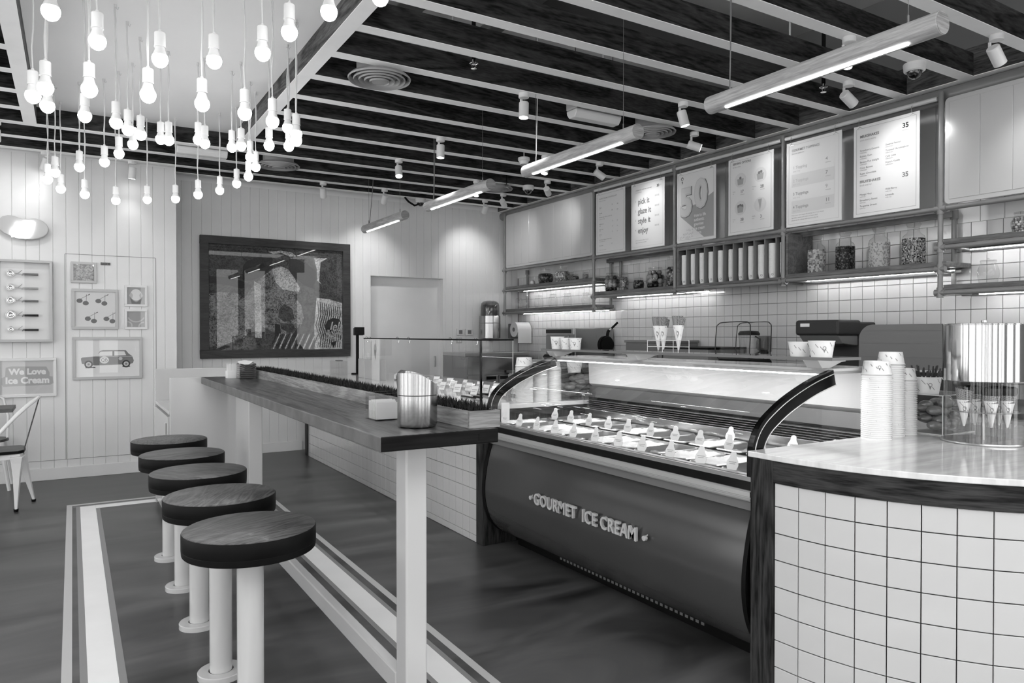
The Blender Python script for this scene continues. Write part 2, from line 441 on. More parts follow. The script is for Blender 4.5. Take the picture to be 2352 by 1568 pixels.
# ---- floor with its painted stripe loop
fb = MB(); fb.box(-5, XR + 0.1, -3.0, YB + 0.1, -0.1, 0.0)
floor = struct(fb.build('floor', 'floor'))
def stripe(x0, x1, y0, y1, m, ang=None):
    b = MB((0, 0, 0)); b.box(x0, x1, y0, y1, 0.0, 0.0012); return b.build('painted_stripe', m, floor)
stripe(0.045, 0.150, 0.3, 6.61, 'stripe_w'); stripe(0.018, 0.0445, 0.3, 6.61, 'stripe_g'); stripe(0.1505, 0.178, 0.3, 6.50, 'stripe_g')
stripe(-0.045, -0.008, 0.3, 6.72, 'stripe_l')
stripe(-0.0075, 1.42, 6.675, 6.72, 'stripe_l'); stripe(0.1505, 1.212, 6.50, 6.61, 'stripe_w')
stripe(0.0, 1.38, 6.612, 6.635, 'stripe_g')
stripe(1.212, 1.322, 0.3, 6.61, 'stripe_w'); stripe(1.188, 1.2115, 0.3, 6.5, 'stripe_g'); stripe(1.3225, 1.346, 0.3, 6.61, 'stripe_g')
stripe(1.385, 1.42, 0.3, 6.675, 'stripe_l')

# ---- walls: backing mesh and one plank per board
def plank_mesh(w, h, name='plank'):
    b = MB(); g = 0.003; d = 0.006
    x0, x1 = 0.0006, w - 0.0006
    v = [(x0, 0, 0), (x1, 0, 0), (x1, 0, h), (x0, 0, h), (x0 + g, -d, 0), (x1 - g, -d, 0), (x1 - g, -d, h), (x0 + g, -d, h)]
    b.add(v, [(4, 5, 6, 7), (0, 4, 7, 3), (5, 1, 2, 6), (0, 1, 5, 4), (3, 7, 6, 2)])
    return b.mesh(name, ['wall'])
def put(name, me, parent, loc, rz=0.0):
    o = bpy.data.objects.new(name, me); COL.objects.link(o); o.parent = parent; o.location = loc; o.rotation_euler = (0, 0, rz); return o
wl = MB(); wl.box(-5, 0.9, YL, YB + 0.12, 0, ZB + 0.9)
wall_left = struct(wl.build('wall_left', 'plaster'))
w = 0.105
hd0, hd1, hz0, hz1 = -0.054, 0.711, 0.182, 2.114
full = plank_mesh(w, ZB); lowp = plank_mesh(w, hz0 - 0.004); upp = plank_mesh(w, ZB - hz1 - 0.004)
x = 0.9 - w
while x > -2.4:
    put('plank', full, wall_left, (x, YL, 0)); x -= w
# the concealed door cut through the planks: dark gaps around it
dg = MB((hd0, YL, hz0))
for a in ((hd0 - 0.004, hd0, hz0, hz1), (hd1, hd1 + 0.004, hz0, hz1), (hd0, hd1, hz1, hz1 + 0.004), (-1.2, hd1, hz0 - 0.003, hz0)):
    dg.box(a[0], a[1], YL - 0.0085, YL - 0.0055, a[2], a[3])
hid = struct(dg.build('door_1', 'grey'))
wb = MB(); wb.box(0.9, 3.14, YB, YB + 0.12, 0, ZB + 0.9); wb.box(4.18, XR + 0.12, YB, YB + 0.12, 0, ZB + 0.9); wb.box(3.14, 4.18, YB, YB + 0.12, 2.085, ZB + 0.9)
wall_back = struct(wb.build('wall_back', 'plaster'))
wr_ = MB((0.9, YL, 0)); wr_.box(0.893, 0.9, YL - 0.009, YB, 0, ZB); wr_.build('corner_board', 'wall', wall_left)
w = 0.102; full_b = plank_mesh(w, ZB); over = plank_mesh(w, ZB - 2.085)
x = 0.91
while x < XR - w * 0.5:
    c = x + w / 2
    if 3.14 < c < 4.18: put('plank', over, wall_back, (x, YB, 2.085))
    else: put('plank', full_b, wall_back, (x, YB, 0))
    x += w
# recessed flush door in the back wall
db = MB((3.66, YB, 0)); db.box(3.14, 4.18, YB + 0.10, YB + 0.12, 0, 2.085)
door_2 = struct(db.build('door_2', 'wall'))
dj = MB((3.66, YB, 0)); dj.box(4.14, 4.18, YB, YB + 0.10, 0, 2.085); dj.box(3.14, 3.145, YB, YB + 0.1, 0, 2.085); dj.box(3.145, 4.14, YB, YB + .1, 2.08, 2.085)
dj.build('jamb', 'wall', door_2)
hp = MB((4.07, YB + 0.09, 1.0)); hp.box(4.06, 4.08, YB + 0.085, YB + 0.10, 0.93, 1.07); hp.build('pull_handle', 'alu', door_2, 0.003)
def skirting(name, x0, x1, y):
    b = MB(((x0 + x1) / 2, y, 0)); b.box(x0, x1, y - 0.026, y - 0.009, 0, 0.105); b.box(x0, x1, y - 0.026, y - 0.012, 0.105, 0.112)
    return struct(b.build(name, 'wall', None, 0.004))
skirting('baseboard_left', -2.5, 0.9, YL); skirting('baseboard_back', 0.91, 2.3, YB); skirting('baseboard_back', 4.2, 4.7, YB)

# ---- right wall: tiles up to 2.13 m, boards above
wr = MB(); wr.box(XR, XR + 0.12, -1.0, YB + 0.12, 0, ZB + 0.9)
wall_right = struct(wr.build('wall_right', 'grout'))
def tile_mesh(w, h, d=0.006, m='tile', name='tile'):
    """face towards -Y, local origin at lower left; softened edge"""
    b = MB(); g = 0.0018; c = 0.0014
    x0, x1, z0, z1 = g, w - g, g, h - g
    v = [(x0, 0, z0), (x1, 0, z0), (x1, 0, z1), (x0, 0, z1), (x0, -d + c, z0), (x1, -d + c, z0), (x1, -d + c, z1), (x0, -d + c, z1),
         (x0 + c, -d, z0 + c), (x1 - c, -d, z0 + c), (x1 - c, -d, z1 - c), (x0 + c, -d, z1 - c)]
    b.add(v, [(0, 1, 5, 4), (1, 2, 6, 5), (2, 3, 7, 6), (3, 0, 4, 7), (4, 5, 9, 8), (5, 6, 10, 9), (6, 7, 11, 10), (7, 4, 8, 11), (8, 9, 10, 11)])
    return b.mesh(name, [m])
T = tile_mesh(0.1, 0.1)
def tile_field(parent, cells, place, limit=300):
    """cells sorted nearest first: the first `limit` are objects, the rest one stuff part"""
    rest = MB()
    for i, c in enumerate(cells):
        loc, rz = place(c)
        if i < limit: put('tile', T, parent, Vector(loc) - world_loc(parent), rz)
        else:
            mt = Matrix.Translation(loc) @ Matrix.Rotation(rz, 4, 'Z'); bpy_v = [mt @ v.co for v in T.vertices]
            rest.add(bpy_v, [tuple(p.vertices) for p in T.polygons])
    if rest.v: rest.build('tile_field', 'tile', parent, fix=False, kind='stuff')
cells = [(y * 0.1, z) for y in range(10, 85) for z in (0.93 + 0.1 * k for k in range(12))]
cells.sort(key=lambda c: abs(c[0] - 3.1))
cells = [c for c in cells if c[0] >= 1.7]
tile_field(wall_right, cells, lambda c: ((XR, c[0] + 0.107, c[1]), -PI / 2))
up_m = plank_mesh(0.15, ZB - 2.13, 'plank')
y = 1.2
while y < YB - 0.02:
    put('plank', up_m, wall_right, (XR, min(y + 0.15, YB), 2.13), -PI / 2); y += 0.15

# ---- ceiling: slab, beams with white undersides, framed white field for the bulbs
cb = MB(); cb.box(-5, XR + 0.12, -0.6, YB + 0.12, 3.9, 4.0)
ceiling = struct(cb.build('ceiling', 'slab'))
def beam_mesh(L, axis='x', h=0.15, w=0.083):
    b = MB(); t = 0.004
    if axis == 'x':
        b.box(0, L, 0, w, t, h, 0); b.box(0, L, -0.0005, w + 0.0005, 0, t, 1)
    else:
        b.box(0, w, 0, L, t, h, 0); b.box(-0.0005, w + 0.0005, 0, L, 0, t, 1)
    return b.mesh('beam', ['beam' if axis == 'x' else 'beam_y', 'under'])
FX0, FX1, FW = -0.320, 1.245, 0.088          # frame around the bulb field (outer left, inner right)
mr = beam_mesh(4.97 - (FX1 + FW)); mfar = beam_mesh(4.97 + 2.9); ml = beam_mesh(FX0 + 2.9)
ys = [1.56, 2.0, 2.445, 2.88, 3.315, 3.752, 4.188, 4.625, 5.07, 5.513, 5.96, 6.40]
for yy in ys:
    put('beam', mr, ceiling, (FX1 + FW, yy, ZB))
    put('beam', ml, ceiling, (-2.9, yy, ZB))
for yy in (6.85, 7.335): put('beam', mfar, ceiling, (-2.9, yy, ZB))
put('beam', mfar, ceiling, (-2.9, 7.79, ZB))
put('beam', beam_mesh(4.97 - 0.9), ceiling, (0.9, 8.13, ZB))
mfr = beam_mesh(6.85 - 0.8, 'y', 0.15, FW)
put('beam', mfr, ceiling, (FX1, 0.8, ZB)); put('beam', mfr, ceiling, (FX0, 0.8, ZB))
fp = MB((0.5, 4, 3.15)); fp.box(FX0, FX1 + FW, 0.8, 6.93, 3.155, 3.17); fp.build('white_field_panel', 'plaster', ceiling)
# wall beam along the menu wall
wbm = MB((5.1, 4, ZB)); wbm.box(4.97, XR, 0.9, YB, ZB + 0.004, ZB + 0.19, 0); wbm.box(4.969, XR, 0.9, YB, ZB, ZB + 0.004, 1); wbm.build('wall_beam', ['beam_y', 'under'], ceiling)
sf = MB((5.03, 4, 2.97)); sf.cyl((5.045, 1.0, 2.965), (5.045, YB, 2.965), 0.052, n=24); sf.build('round_soffit_pipe', 'pipe', ceiling)
# services in the void above the beams
for i, (x0, x1, y0, y1, z0, z1) in enumerate([(1.4, 5.2, 3.95, 4.2, 3.45, 3.6), (1.9, 2.1, 2.1, 7.5, 3.6, 3.7), (3.2, 3.9, 1.0, 1.9, 3.5, 3.8), (2.5, 2.62, 3.0, 8.0, 3.5, 3.56)]):
    b = MB(((x0 + x1) / 2, (y0 + y1) / 2, z0)); b.box(x0, x1, y0, y1, z0, z1); b.build('service_duct', 'grey' if i % 2 else 'dark', ceiling, 0.01)
for i in range(9):
    b = MB(); xx = 1.9 + i * 0.33; yy = 2.3 + (i * 37 % 11) * 0.35
    b.cyl((xx, yy, 3.2), (xx, yy, 3.9), 0.006, n=6); b.build('hanger_rod', 'pipel', ceiling)

# ================================================================== PENDANT BULBS over the bar table
def bulb_proto():
    t = thing('pendant_bulb', 'x', 'lamp', (0, 0, 0))
    b = MB((0, 0, 0))
    b.lathe((0, 0, 0), [(0.0, -0.033), (0.011, -0.031), (0.022, -0.024), (0.030, -0.011), (0.0325, 0.002), (0.031, 0.012), (0.0285, 0.018)], 20)
    b.build('bulb', 'e_bulb', t)
    b = MB(); b.lathe((0, 0, 0), [(0.0286, 0.018), (0.024, 0.030), (0.0195, 0.043), (0.0175, 0.056)], 20); b.build('bulb_neck', 'plastic', t)
    b = MB(); b.lathe((0, 0, 0), [(0.0175, 0.052), (0.0235, 0.052), (0.0235, 0.056), (0.0222, 0.057), (0.0222, 0.112), (0.020, 0.115), (0.007, 0.117), (0.006, 0.126), (0.003, 0.127)], 20); b.build('socket', 'plastic', t)
    return t
PB = bulb_proto()
cordm = {}
BL = [  # x, y, z, seen top
 (0.21, 4.50, 2.511), (0.28, 4.71, 2.534), (0.36, 4.92, 2.566), (0.35, 5.41, 2.615), (0.28, 5.63, 2.592), (0.20, 5.85, 2.569), (0.05, 6.02, 2.55), (-0.10, 6.18, 2.525),
 (-0.07, 6.60, 2.481), (0.54, 6.74, 2.48), (0.74, 6.60, 2.483), (1.03, 6.26, 2.525), (1.12, 6.04, 2.551), (1.17, 5.58, 2.598), (1.09, 5.38, 2.618), (0.96, 5.02, 2.602), (0.94, 5.23, 2.636),
 (0.53, 5.07, 2.591), (0.72, 5.18, 2.645), (1.10, 4.18, 2.501), (1.15, 4.57, 2.639),
 (-0.062, 3.199, 2.558), (0.092, 3.342, 2.529), (-0.148, 3.971, 2.447), (-0.094, 3.744, 2.428), (-0.098, 4.199, 2.47), (0.068, 3.611, 2.41), (0.061, 4.342, 2.484), (-0.148, 6.301, 2.491),
 (0.088, 6.484, 2.436), (0.311, 6.765, 2.454), (0.849, 6.132, 2.452), (1.14, 5.694, 2.545), (0.51, 5.34, 2.655), (0.744, 5.071, 2.60), (0.511, 3.555, 2.406), (0.534, 3.375, 2.548),
 (0.324, 3.404, 2.523), (0.287, 3.515, 2.397), (0.719, 3.671, 2.427), (0.70, 3.195, 2.556), (0.761, 2.991, 2.584), (0.863, 2.792, 2.615), (0.87, 3.757, 2.432), (1.085, 4.78, 2.567),
 (1.215, 4.80, 2.585), (1.111, 4.224, 2.477), (1.038, 2.698, 2.677)]
def ordw(n): return str(n) + {1: 'st', 2: 'nd', 3: 'rd'}.get(n % 10 if n not in (11, 12, 13) else 0, 'th')
def ax_px(x, y): return math.atan2(x, y)
order = sorted(range(len(BL)), key=lambda i: ax_px(BL[i][0], BL[i][1]))
first = True; PBCH = None
for rank, i in enumerate(order):
    x, y, z = BL[i]
    d = 'near' if y < 4.0 else ('middle' if y < 5.5 else 'far')
    t = PB if first else copy_tree(PB, (x, y, z))
    t.location = (x, y, z); first = False
    t['label'] = 'hanging glowing bulb, %s from the left of the cluster, %s rows' % (ordw(rank + 1), d)
    t['group'] = 'bare bulbs hanging from the white ceiling field'
    rnd = random.Random(i); bx = rnd.uniform(-.006, .006)
    c = MB((x, y, z)); top = 3.155
    pts = [(x, y, z + 0.125)] + [(x + bx * math.sin(k * 1.4 + i), y, z + 0.125 + (top - z - 0.125) * k / 6) for k in range(1, 6)] + [(x, y, top - 0.012)]
    c.tube(pts, 0.0032, 6); c.build('cord', 'cord', t)
    h = MB((x, y, z)); h.cyl((x, y, top - 0.018), (x, y, top), 0.008, n=10); h.tube([(x, y, top - 0.02), (x + 0.012, y, top - 0.026), (x + 0.016, y, top - 0.012)], 0.002, 5); h.build('cord_grip', 'cord', t)

# ================================================================== WOODEN TUBE PENDANTS
for k, (y0, y1) in enumerate([(1.46, 2.60), (3.14, 4.33), (4.83, 5.99), (6.50, 7.63)]):
    X0, Z0 = 2.75, 2.51
    lab = ['long pale wooden tube light nearest the camera, over the right end of the case', 'second pale wooden tube light, above the middle of the ice cream case',
           'third pale wooden tube light, above the far end of the case', 'farthest wooden tube light, hanging before the back wall'][k]
    t = thing('tube_pendant', lab, 'lamp', (X0, (y0 + y1) / 2, Z0), 'wooden tube lights in a line above the counter')
    b = MB((X0, (y0 + y1) / 2, Z0)); n = 28; R = 0.044
    b.cyl((X0, y0, Z0), (X0, y1, Z0), R, n=n); b.build('tube_body', 'tube', t, 0.003)
    for s in (0, 1):
        e = MB((X0, (y0 + y1) / 2, Z0)); yy = (y0, y1)[s]; e.cyl((X0, yy - 0.001, Z0), (X0, yy + 0.001, Z0), R * 0.97, n=n); e.build('tube_end', 'planter_end', t)
    e = MB((X0, (y0 + y1) / 2, Z0)); a = math.radians(-112)
    for s in (-1,):
        cx_ = X0 + R * math.cos(a); cz = Z0 + R * math.sin(a)
        fr = Fr((cx_, (y0 + y1) / 2, cz), (0, 1, 0), (-math.sin(a), 0, math.cos(a)))
        L = (y1 - y0) / 2 - 0.12
        pts = [(L - 0.0, -0.0065), (L + 0.004, 0), (L, 0.0065), (-L, 0.0065), (-L - 0.004, 0), (-L, -0.0065)]
        e.prism(fr, pts, -0.004, 0.0035)
    e.build('light_strip', 'e_tube', t)
    c = MB((X0, (y0 + y1) / 2, Z0)); c.cyl((X0, y0 + 0.13, Z0 + R), (X0, y0 + 0.13, 3.9), 0.0015, n=5); c.cyl((X0, y0 + .13, Z0 + R), (X0, y0 + .13, Z0 + R + .03), .004, n=6); c.build('suspension_wire', 'grey', t)
    yy = y1 - 0.13
    c = MB((X0, (y0 + y1) / 2, Z0)); c.cyl((X0, yy, Z0 + R), (X0, yy, 3.9), 0.0015, n=5); c.cyl((X0, yy, Z0 + R), (X0, yy, Z0 + R + .035), .004, n=6); c.build('suspension_wire', 'grey', t)
    c = MB((X0, (y0 + y1) / 2, Z0)); sw = 0.05 if k == 3 else 0.012
    c.tube([(X0 + 0.008 + sw * math.sin(PI * q / 10), yy + 0.01, Z0 + R - 0.01 + (3.9 - Z0 - R) * q / 10) for q in range(11)], 0.0035, 6); c.build('power_cable', 'cord' if k == 1 else 'grey', t)

# ================================================================== TRACK SPOTLIGHTS
def spot_proto():
    t = thing('spotlight', 'x', 'spotlight')
    b = MB(); b.cyl((0, 0, 0), (0, 0, -0.032), 0.036, n=20); b.build('mount', 'white', t, 0.003)
    b = MB(); b.fbox(Fr((0, 0, 0), (1, 0, 0), (0, 0, 1)), -0.006, 0.010, -0.105, -0.03, -0.042, -0.030); b.build('arm', 'white', t, 0.002)
    return t
SP = spot_proto(); SP_PARTS = kids(SP); first_s = True
SH = MB(); SH.lathe((0, 0, 0), [(0.0, 0.055), (0.030, 0.055), (0.034, 0.050), (0.034, -0.055), (0.031, -0.055), (0.030, -0.040)], 22)
SHm = SH.mesh('head', ['white']); SL = MB(); SL.lathe((0, 0, 0), [(0.0, -0.042), (0.030, -0.042)], 22); SLm = SL.mesh('lens', ['e_spot'])
def spotlight(x, y, z, tgt, lab, power=SPOT_W, grp='white spotlights on the ceiling beams', cone=75, blend=1.0):
    global first_s
    if first_s: t = SP
    else:
        t = SP.copy(); COL.objects.link(t)
        for c_ in SP_PARTS:
            d_ = c_.copy(); COL.objects.link(d_); d_.parent = t
    first_s = False
    t.location = (x, y, z); t['label'] = lab; t['group'] = grp
    d = Vector(tgt) - Vector((x, y, z - 0.115)); d.normalize()
    yaw = math.atan2(d.y, d.x); t.rotation_euler = (0, 0, 0)
    q = Vector((0, 0, -1)).rotation_difference(d).to_euler()
    h = put('head', SHm, t, (0, 0, -0.115)); h.rotation_euler = q
    l = put('lens', SLm, h, (0, 0, 0))
    if power:
        ld = bpy.data.lights.new('spot_beam', 'SPOT'); ld.energy = power; ld.spot_size = math.radians(cone); ld.spot_blend = blend; ld.shadow_soft_size = 0.03
        lo = bpy.data.objects.new('spot_beam', ld); COL.objects.link(lo); lo.parent = h; lo.location = (0, 0, -0.06)
SPOTS = [
 (4.39, 2.04, ZB, (5.0, 2.0, 2.3), 'white spotlight nearest the top right corner, aimed at the right white board', 0.75),
 (4.37, 2.92, ZB, (4.96, 2.85, 2.55), 'white spotlight above the milkshake menu, behind the near tube light', 0.8),
 (4.38, 4.31, ZB, (4.96, 3.75, 2.6), 'white spotlight beside the round vent, aimed at the toppings menu', 0.6),
 (4.37, 5.55, ZB, (4.96, 5.4, 2.55), 'white spotlight above the step by step menu', 0.8),
 (4.40, 6.49, ZB, (4.96, 7.0, 2.6), 'white spotlight next to the dome camera near the menu wall', 0.7),
 (4.36, 7.36, ZB, (4.96, 7.9, 2.5), 'white spotlight under the farthest round vent', 0.5),
 (4.37, 7.82, ZB, (4.5, 8.54, 2.3), 'white spotlight closest to the far right room corner', 1.2),
 (3.72, 2.485, ZB, (3.0, 2.6, 1.2), 'white spotlight half hidden behind the nearest tube light', 1.2),
 (3.75, 3.80, ZB, (4.2, 3.5, 0.9), 'white spotlight at the left tip of the nearest tube light', 1.0),
 (3.77, 5.60, ZB, (3.2, 5.3, 0.9), 'white spotlight half hidden behind the second tube light', 1.0),
 (3.74, 6.88, ZB, (3.2, 6.6, 0.9), 'white spotlight half hidden behind the third tube light', 1.0),
 (2.67, 4.23, ZB, (2.45, 4.0, 0.0), 'large white spotlight between the bulb cluster and the emergency light', 2.2),
 (2.67, 5.55, ZB, (2.6, 5.5, 0.0), 'white spotlight pointing straight down in the middle of the ceiling', 2.2),
 (2.66, 6.44, ZB, (2.25, 5.2, 0.0), 'white spotlight with its glowing lens turned to the camera', 2.2),
 (2.35, 7.83, ZB, (2.6, 8.54, 1.7), 'white spotlight right of the bulb cluster, before the back wall', 1.3),
 (3.06, 7.83, ZB, (3.1, 8.54, 2.1), 'white spotlight above the farthest tube light', 1.3),
 (0.50, 7.83, ZB, (0.42, 8.0, 1.6), 'white spotlight behind the bulbs, washing the wall beside the hidden door', 0.3),
 (-0.50, 6.89, ZB, (-0.55, 8.0, 2.3), 'white spotlight cut by the left edge of the picture', 0.9),
 (-0.2, 7.83, ZB, (-0.35, 8.0, 2.4), 'white spotlight behind the lowest bulbs above the bean sign', 0.12),
]
for (x, y, z, tg, lab, k) in SPOTS: spotlight(x, y, z, tg, lab, SPOT_W * k)

# ---- unseen posts, panels and a head beam, added for the steel to reflect
tr = 0
for (x, w_, m_) in ((-4.3, .9, 'ink'), (-3.2, .25, 'blackm'), (-2.3, .5, 'grey'), (-1.35, .18, 'blackm'), (-0.55, .6, 'ink'), (0.45, .12, 'blackm'), (1.1, .45, 'blackm'), (1.95, .2, 'grey'), (2.75, .7, 'ink'), (3.7, .14, 'blackm'), (4.7, .8, 'grey')):
    tr += 1; b = MB((x, -2.4, 0)); b.box(x - w_ / 2, x + w_ / 2, -2.5, -2.38, 0, 3.0); struct(b.build('reflection_prop_%d' % tr, m_))
for (y, w_, m_) in ((-1.4, .6, 'ink'), (0.0, .2, 'blackm'), (1.1, .7, 'grey'), (2.6, .25, 'blackm'), (3.9, .8, 'ink'), (5.4, .3, 'grey'), (6.9, .8, 'blackm')):
    tr += 1; b = MB((-4.9, y, 0)); b.box(-4.98, -4.86, y - w_ / 2, y + w_ / 2, 0, 3.0); struct(b.build('reflection_prop_%d' % tr, m_))
tr += 1; b = MB((0.3, -2.44, 3.0)); b.box(-4.98, 5.3, -2.5, -2.38, 3.0, 3.35); struct(b.build('reflection_prop_%d' % tr, 'ink'))
# ================================================================== BAR TABLE with stools
TZ = 1.058
t = thing('bar_table', 'long dark oak bar table on white legs in the foreground', 'table', (0.97, 3.7, 0))
O0 = (0.97, 3.7, 0)
b = MB(O0)
b.box(0.770, 1.170, 2.005, 5.45, TZ - 0.046, TZ, 0)
tt = b.build('table_top', ['table', 'tabedge', 'tabside'], t, 0.004)
for p in tt.data.polygons:  # left side set mid grey, near end dark
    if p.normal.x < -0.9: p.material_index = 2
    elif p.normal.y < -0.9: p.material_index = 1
b = MB(O0); b.box(1.098, 1.124, 2.0035, 2.0055, TZ - 0.034, TZ - 0.014); b.build('inlay_mark', 'tabedge', t)
b = MB(O0); b.box(0.932, 1.008, 2.20, 2.288, 0, TZ - 0.046); b.build('leg', 'whiteg', t, 0.007, seg=3)
b = MB(O0); b.box(0.930, 1.012, 4.66, 5.08, 0, TZ - 0.046); b.build('leg', 'whiteg', t, 0.006)
b = MB(O0); b.box(0.930, 0.971, 2.288, 4.66, 0.142, 0.214); b.build('foot_rail', 'whiteg', t, 0.005)

SY = [2.49, 3.055, 3.63, 4.21, 4.81]
slab = ['nearest round bar stool, knot in its brown seat', 'second bar stool from the camera, tight against the nearest one', 'middle one of the five round bar stools',
        'fourth bar stool from the camera, in front of the farthest one', 'farthest round bar stool, next to the white service unit']
def stool():
    t = thing('bar_stool', 'x', 'stool')
    b = MB(); b.lathe((0, 0, 0), [(0.0, 0.7245), (0.204, 0.7245), (0.2085, 0.722)], 64); b.build('seat_top', 'seat', t)
    b = MB(); b.lathe((0, 0, 0), [(0.2085, 0.722), (0.2105, 0.718), (0.2105, 0.672), (0.2098, 0.671), (0.2105, 0.670), (0.209, 0.652), (0.206, 0.649), (0.0, 0.649)], 64); b.build('seat_edge', 'seatside', t)
    b = MB(); b.lathe((0, 0, 0), [(0.0425, 0.649), (0.0425, 0.022)], 36); b.build('post', 'whiteg', t)
    b = MB(); b.lathe((0, 0, 0), [(0.046, 0.018), (0.047, 0.024), (0.085, 0.024), (0.088, 0.021), (0.088, 0.0), (0, 0)], 40); b.build('base_plate', 'whiteg', t)
    return t
ST = stool()
for i, y in enumerate(SY):
    s = ST if i == 0 else copy_tree(ST, rz=i * 1.13)
    s.location = (0.500, y, 0); s['label'] = slab[i]; s['group'] = 'round bar stools along the bar table'
ST.rotation_euler = (0, 0, 0.4)

# ---- planter with artificial grass along the table's inner edge
P0 = (1.13, 3.65, TZ)
t = thing('grass_planter', 'long oak trough planter of dark artificial grass on the bar table', 'planter', P0)
px0, px1, py0, py1, ph = 1.078, 1.192, 2.032, 5.28, 0.0555
b = MB(P0); b.box(px0, px0 + 0.012, py0 + 0.0125, py1, TZ, TZ + ph); b.build('side_board', 'planter', t, 0.001)
b = MB(P0); b.box(px1 - 0.012, px1, py0 + 0.0125, py1, TZ, TZ + ph); b.build('side_board', 'planter', t, 0.001)
b = MB(P0); b.box(px0, px1, py0, py0 + 0.012, TZ, TZ + ph); b.build('end_board', 'planter_end', t, 0.001)
b = MB(P0); b.box(px0 + .012, px1 - .012, py1 - 0.012, py1, TZ, TZ + ph); b.build('end_board', 'planter_end', t, 0.001)
b = MB(P0); b.box(px0 + .012, px1 - .012, py0 + .012, py1 - .012, TZ + 0.001, TZ + ph - 0.012); b.build('turf_base', 'grass', t)
b = MB(P0); rg = random.Random(3)
for i in range(9000):
    x = rg.uniform(px0 + .006, px1 - .006); y = py0 + 0.014 + (py1 - py0 - .03) * rg.random(); a = rg.uniform(0, 2 * PI); h = rg.uniform(0.022, 0.046); l = rg.uniform(0.004, 0.022); w = 0.0018
    d = Vector((math.cos(a), math.sin(a), 0)); n = Vector((-d.y, d.x, 0)); p = Vector((x, y, TZ + ph - 0.016))
    m1 = p + d * l * 0.35 + Vector((0, 0, h * 0.6)); tp = p + d * l + Vector((0, 0, h))
    b.add([p - n * w, p + n * w, m1 + n * w * .8, m1 - n * w * .8, tp], [(0, 1, 2, 3), (3, 2, 4)])
b.build('grass', 'grass', t, fix=False, kind='stuff')

# ---- steel table bin with slanted top
c = Vector((0.962, 2.175, TZ))
t = thing('table_bin', 'brushed steel table bin with slanted swing lid on the bar table', 'bin', c)
R = 0.0655
b = MB(c); b.lathe(c, [(0, 0.0), (R - 0.012, 0.0), (R - 0.004, 0.004), (R - 0.001, 0.014), (R - 0.001, 0.1035), (R - 0.004, 0.1045)], 48); b.build('body', 'steel', t)
b = MB(c); n = 56; vs = []; fs = []
ax = math.radians(-20)
def ztop(x, y):
    q = (x * math.cos(ax) + y * math.sin(ax)) / R      # +1 on the right, low side
    return 0.178 - 0.022 * (q + 0.45) ** 2 if q > -0.45 else 0.178 - 0.012 * (q + 0.45) ** 2
for r_, ins in ((R, 0), (R - 0.0035, 1)):
    for i in range(n):
        a = 2 * PI * i / n; x, y = r_ * math.cos(a), r_ * math.sin(a)
        vs += [c + Vector((x, y, 0.106)), c + Vector((x, y, ztop(x, y)))]
for i in range(n):
    j = (i + 1) % n
    fs += [(2 * i, 2 * j, 2 * j + 1, 2 * i + 1), (2 * n + 2 * i, 2 * n + 2 * i + 1, 2 * n + 2 * j + 1, 2 * n + 2 * j), (2 * i + 1, 2 * j + 1, 2 * n + 2 * j + 1, 2 * n + 2 * i + 1)]
b.add(vs, fs, 0, True); b.build('lid_ring', 'steel', t)
b = MB(c); vs = []; fs = []
g = 10
for i in range(g + 1):
    for j in range(n // 2 + 1):
        rr = (R - 0.004) * i / g; a = 2 * PI * j / (n // 2); x, y = rr * math.cos(a), rr * math.sin(a)
        vs.append(c + Vector((x, y, ztop(x, y) - 0.004)))
q = n // 2 + 1
for i in range(g):
    for j in range(n // 2): fs.append((i * q + j, i * q + j + 1, (i + 1) * q + j + 1, (i + 1) * q + j))
b.add(vs, fs, 0, True); b.build('swing_flap', 'steelh', t)

# ---- acrylic holders on the table
c = Vector((0.94, 2.44, TZ))
t = thing('leaflet_holder', 'clear acrylic holder with white leaflets behind the steel bin', 'holder', c)
b = MB(c); b.box(.895, .985, 2.38, 2.384, TZ, TZ + .095); b.box(.895, .985, 2.475, 2.479, TZ, TZ + .095); b.box(.895, .898, 2.384, 2.475, TZ, TZ + .095); b.box(.898, .985, 2.384, 2.475, TZ, TZ + .003); b.build('holder_box', 'acryl', t)
b = MB(c)
for k in range(8): b.box(.902, .98, 2.39 + k * .010, 2.3945 + k * .010, TZ + .004, TZ + .062 + (k % 3) * .004)
b.build('leaflets', 'paper', t, kind='stuff')
c = Vector((1.0, 5.14, TZ))
t = thing('napkin_holder', 'clear acrylic holder full of dark napkins at the far table end', 'holder', c)
b = MB(c); b.box(.955, 1.065, 5.07, 5.073, TZ, TZ + .10); b.box(.955, 1.065, 5.20, 5.203, TZ, TZ + .10); b.box(.955, .958, 5.073, 5.20, TZ, TZ + .10); b.box(.955, 1.065, 5.073, 5.20, TZ, TZ + .003); b.build('holder_box', 'acryl', t)
b = MB(c)
for k in range(7):
    z = TZ + .006 + k * .0135; vs = []; fs = []
    for i in range(9):
        u = i / 8; dz = .006 * math.cos(PI * 2 * (u - .5)) * (k / 6.0)
        vs += [(.962 + u * .098, 5.066, z - dz), (.962 + u * .098, 5.195, z - dz), (.962 + u * .098, 5.195, z + .010 - dz), (.962 + u * .098, 5.066, z + .010 - dz)]
    for i in range(8): fs += [(4 * i + k2, 4 * i + (k2 + 1) % 4, 4 * i + 4 + (k2 + 1) % 4, 4 * i + 4 + k2) for k2 in range(4)]
    fs += [(0, 3, 2, 1), (32, 33, 34, 35)]
    b.add(vs, fs)
b.build('napkins', 'napkin', t, kind='stuff')
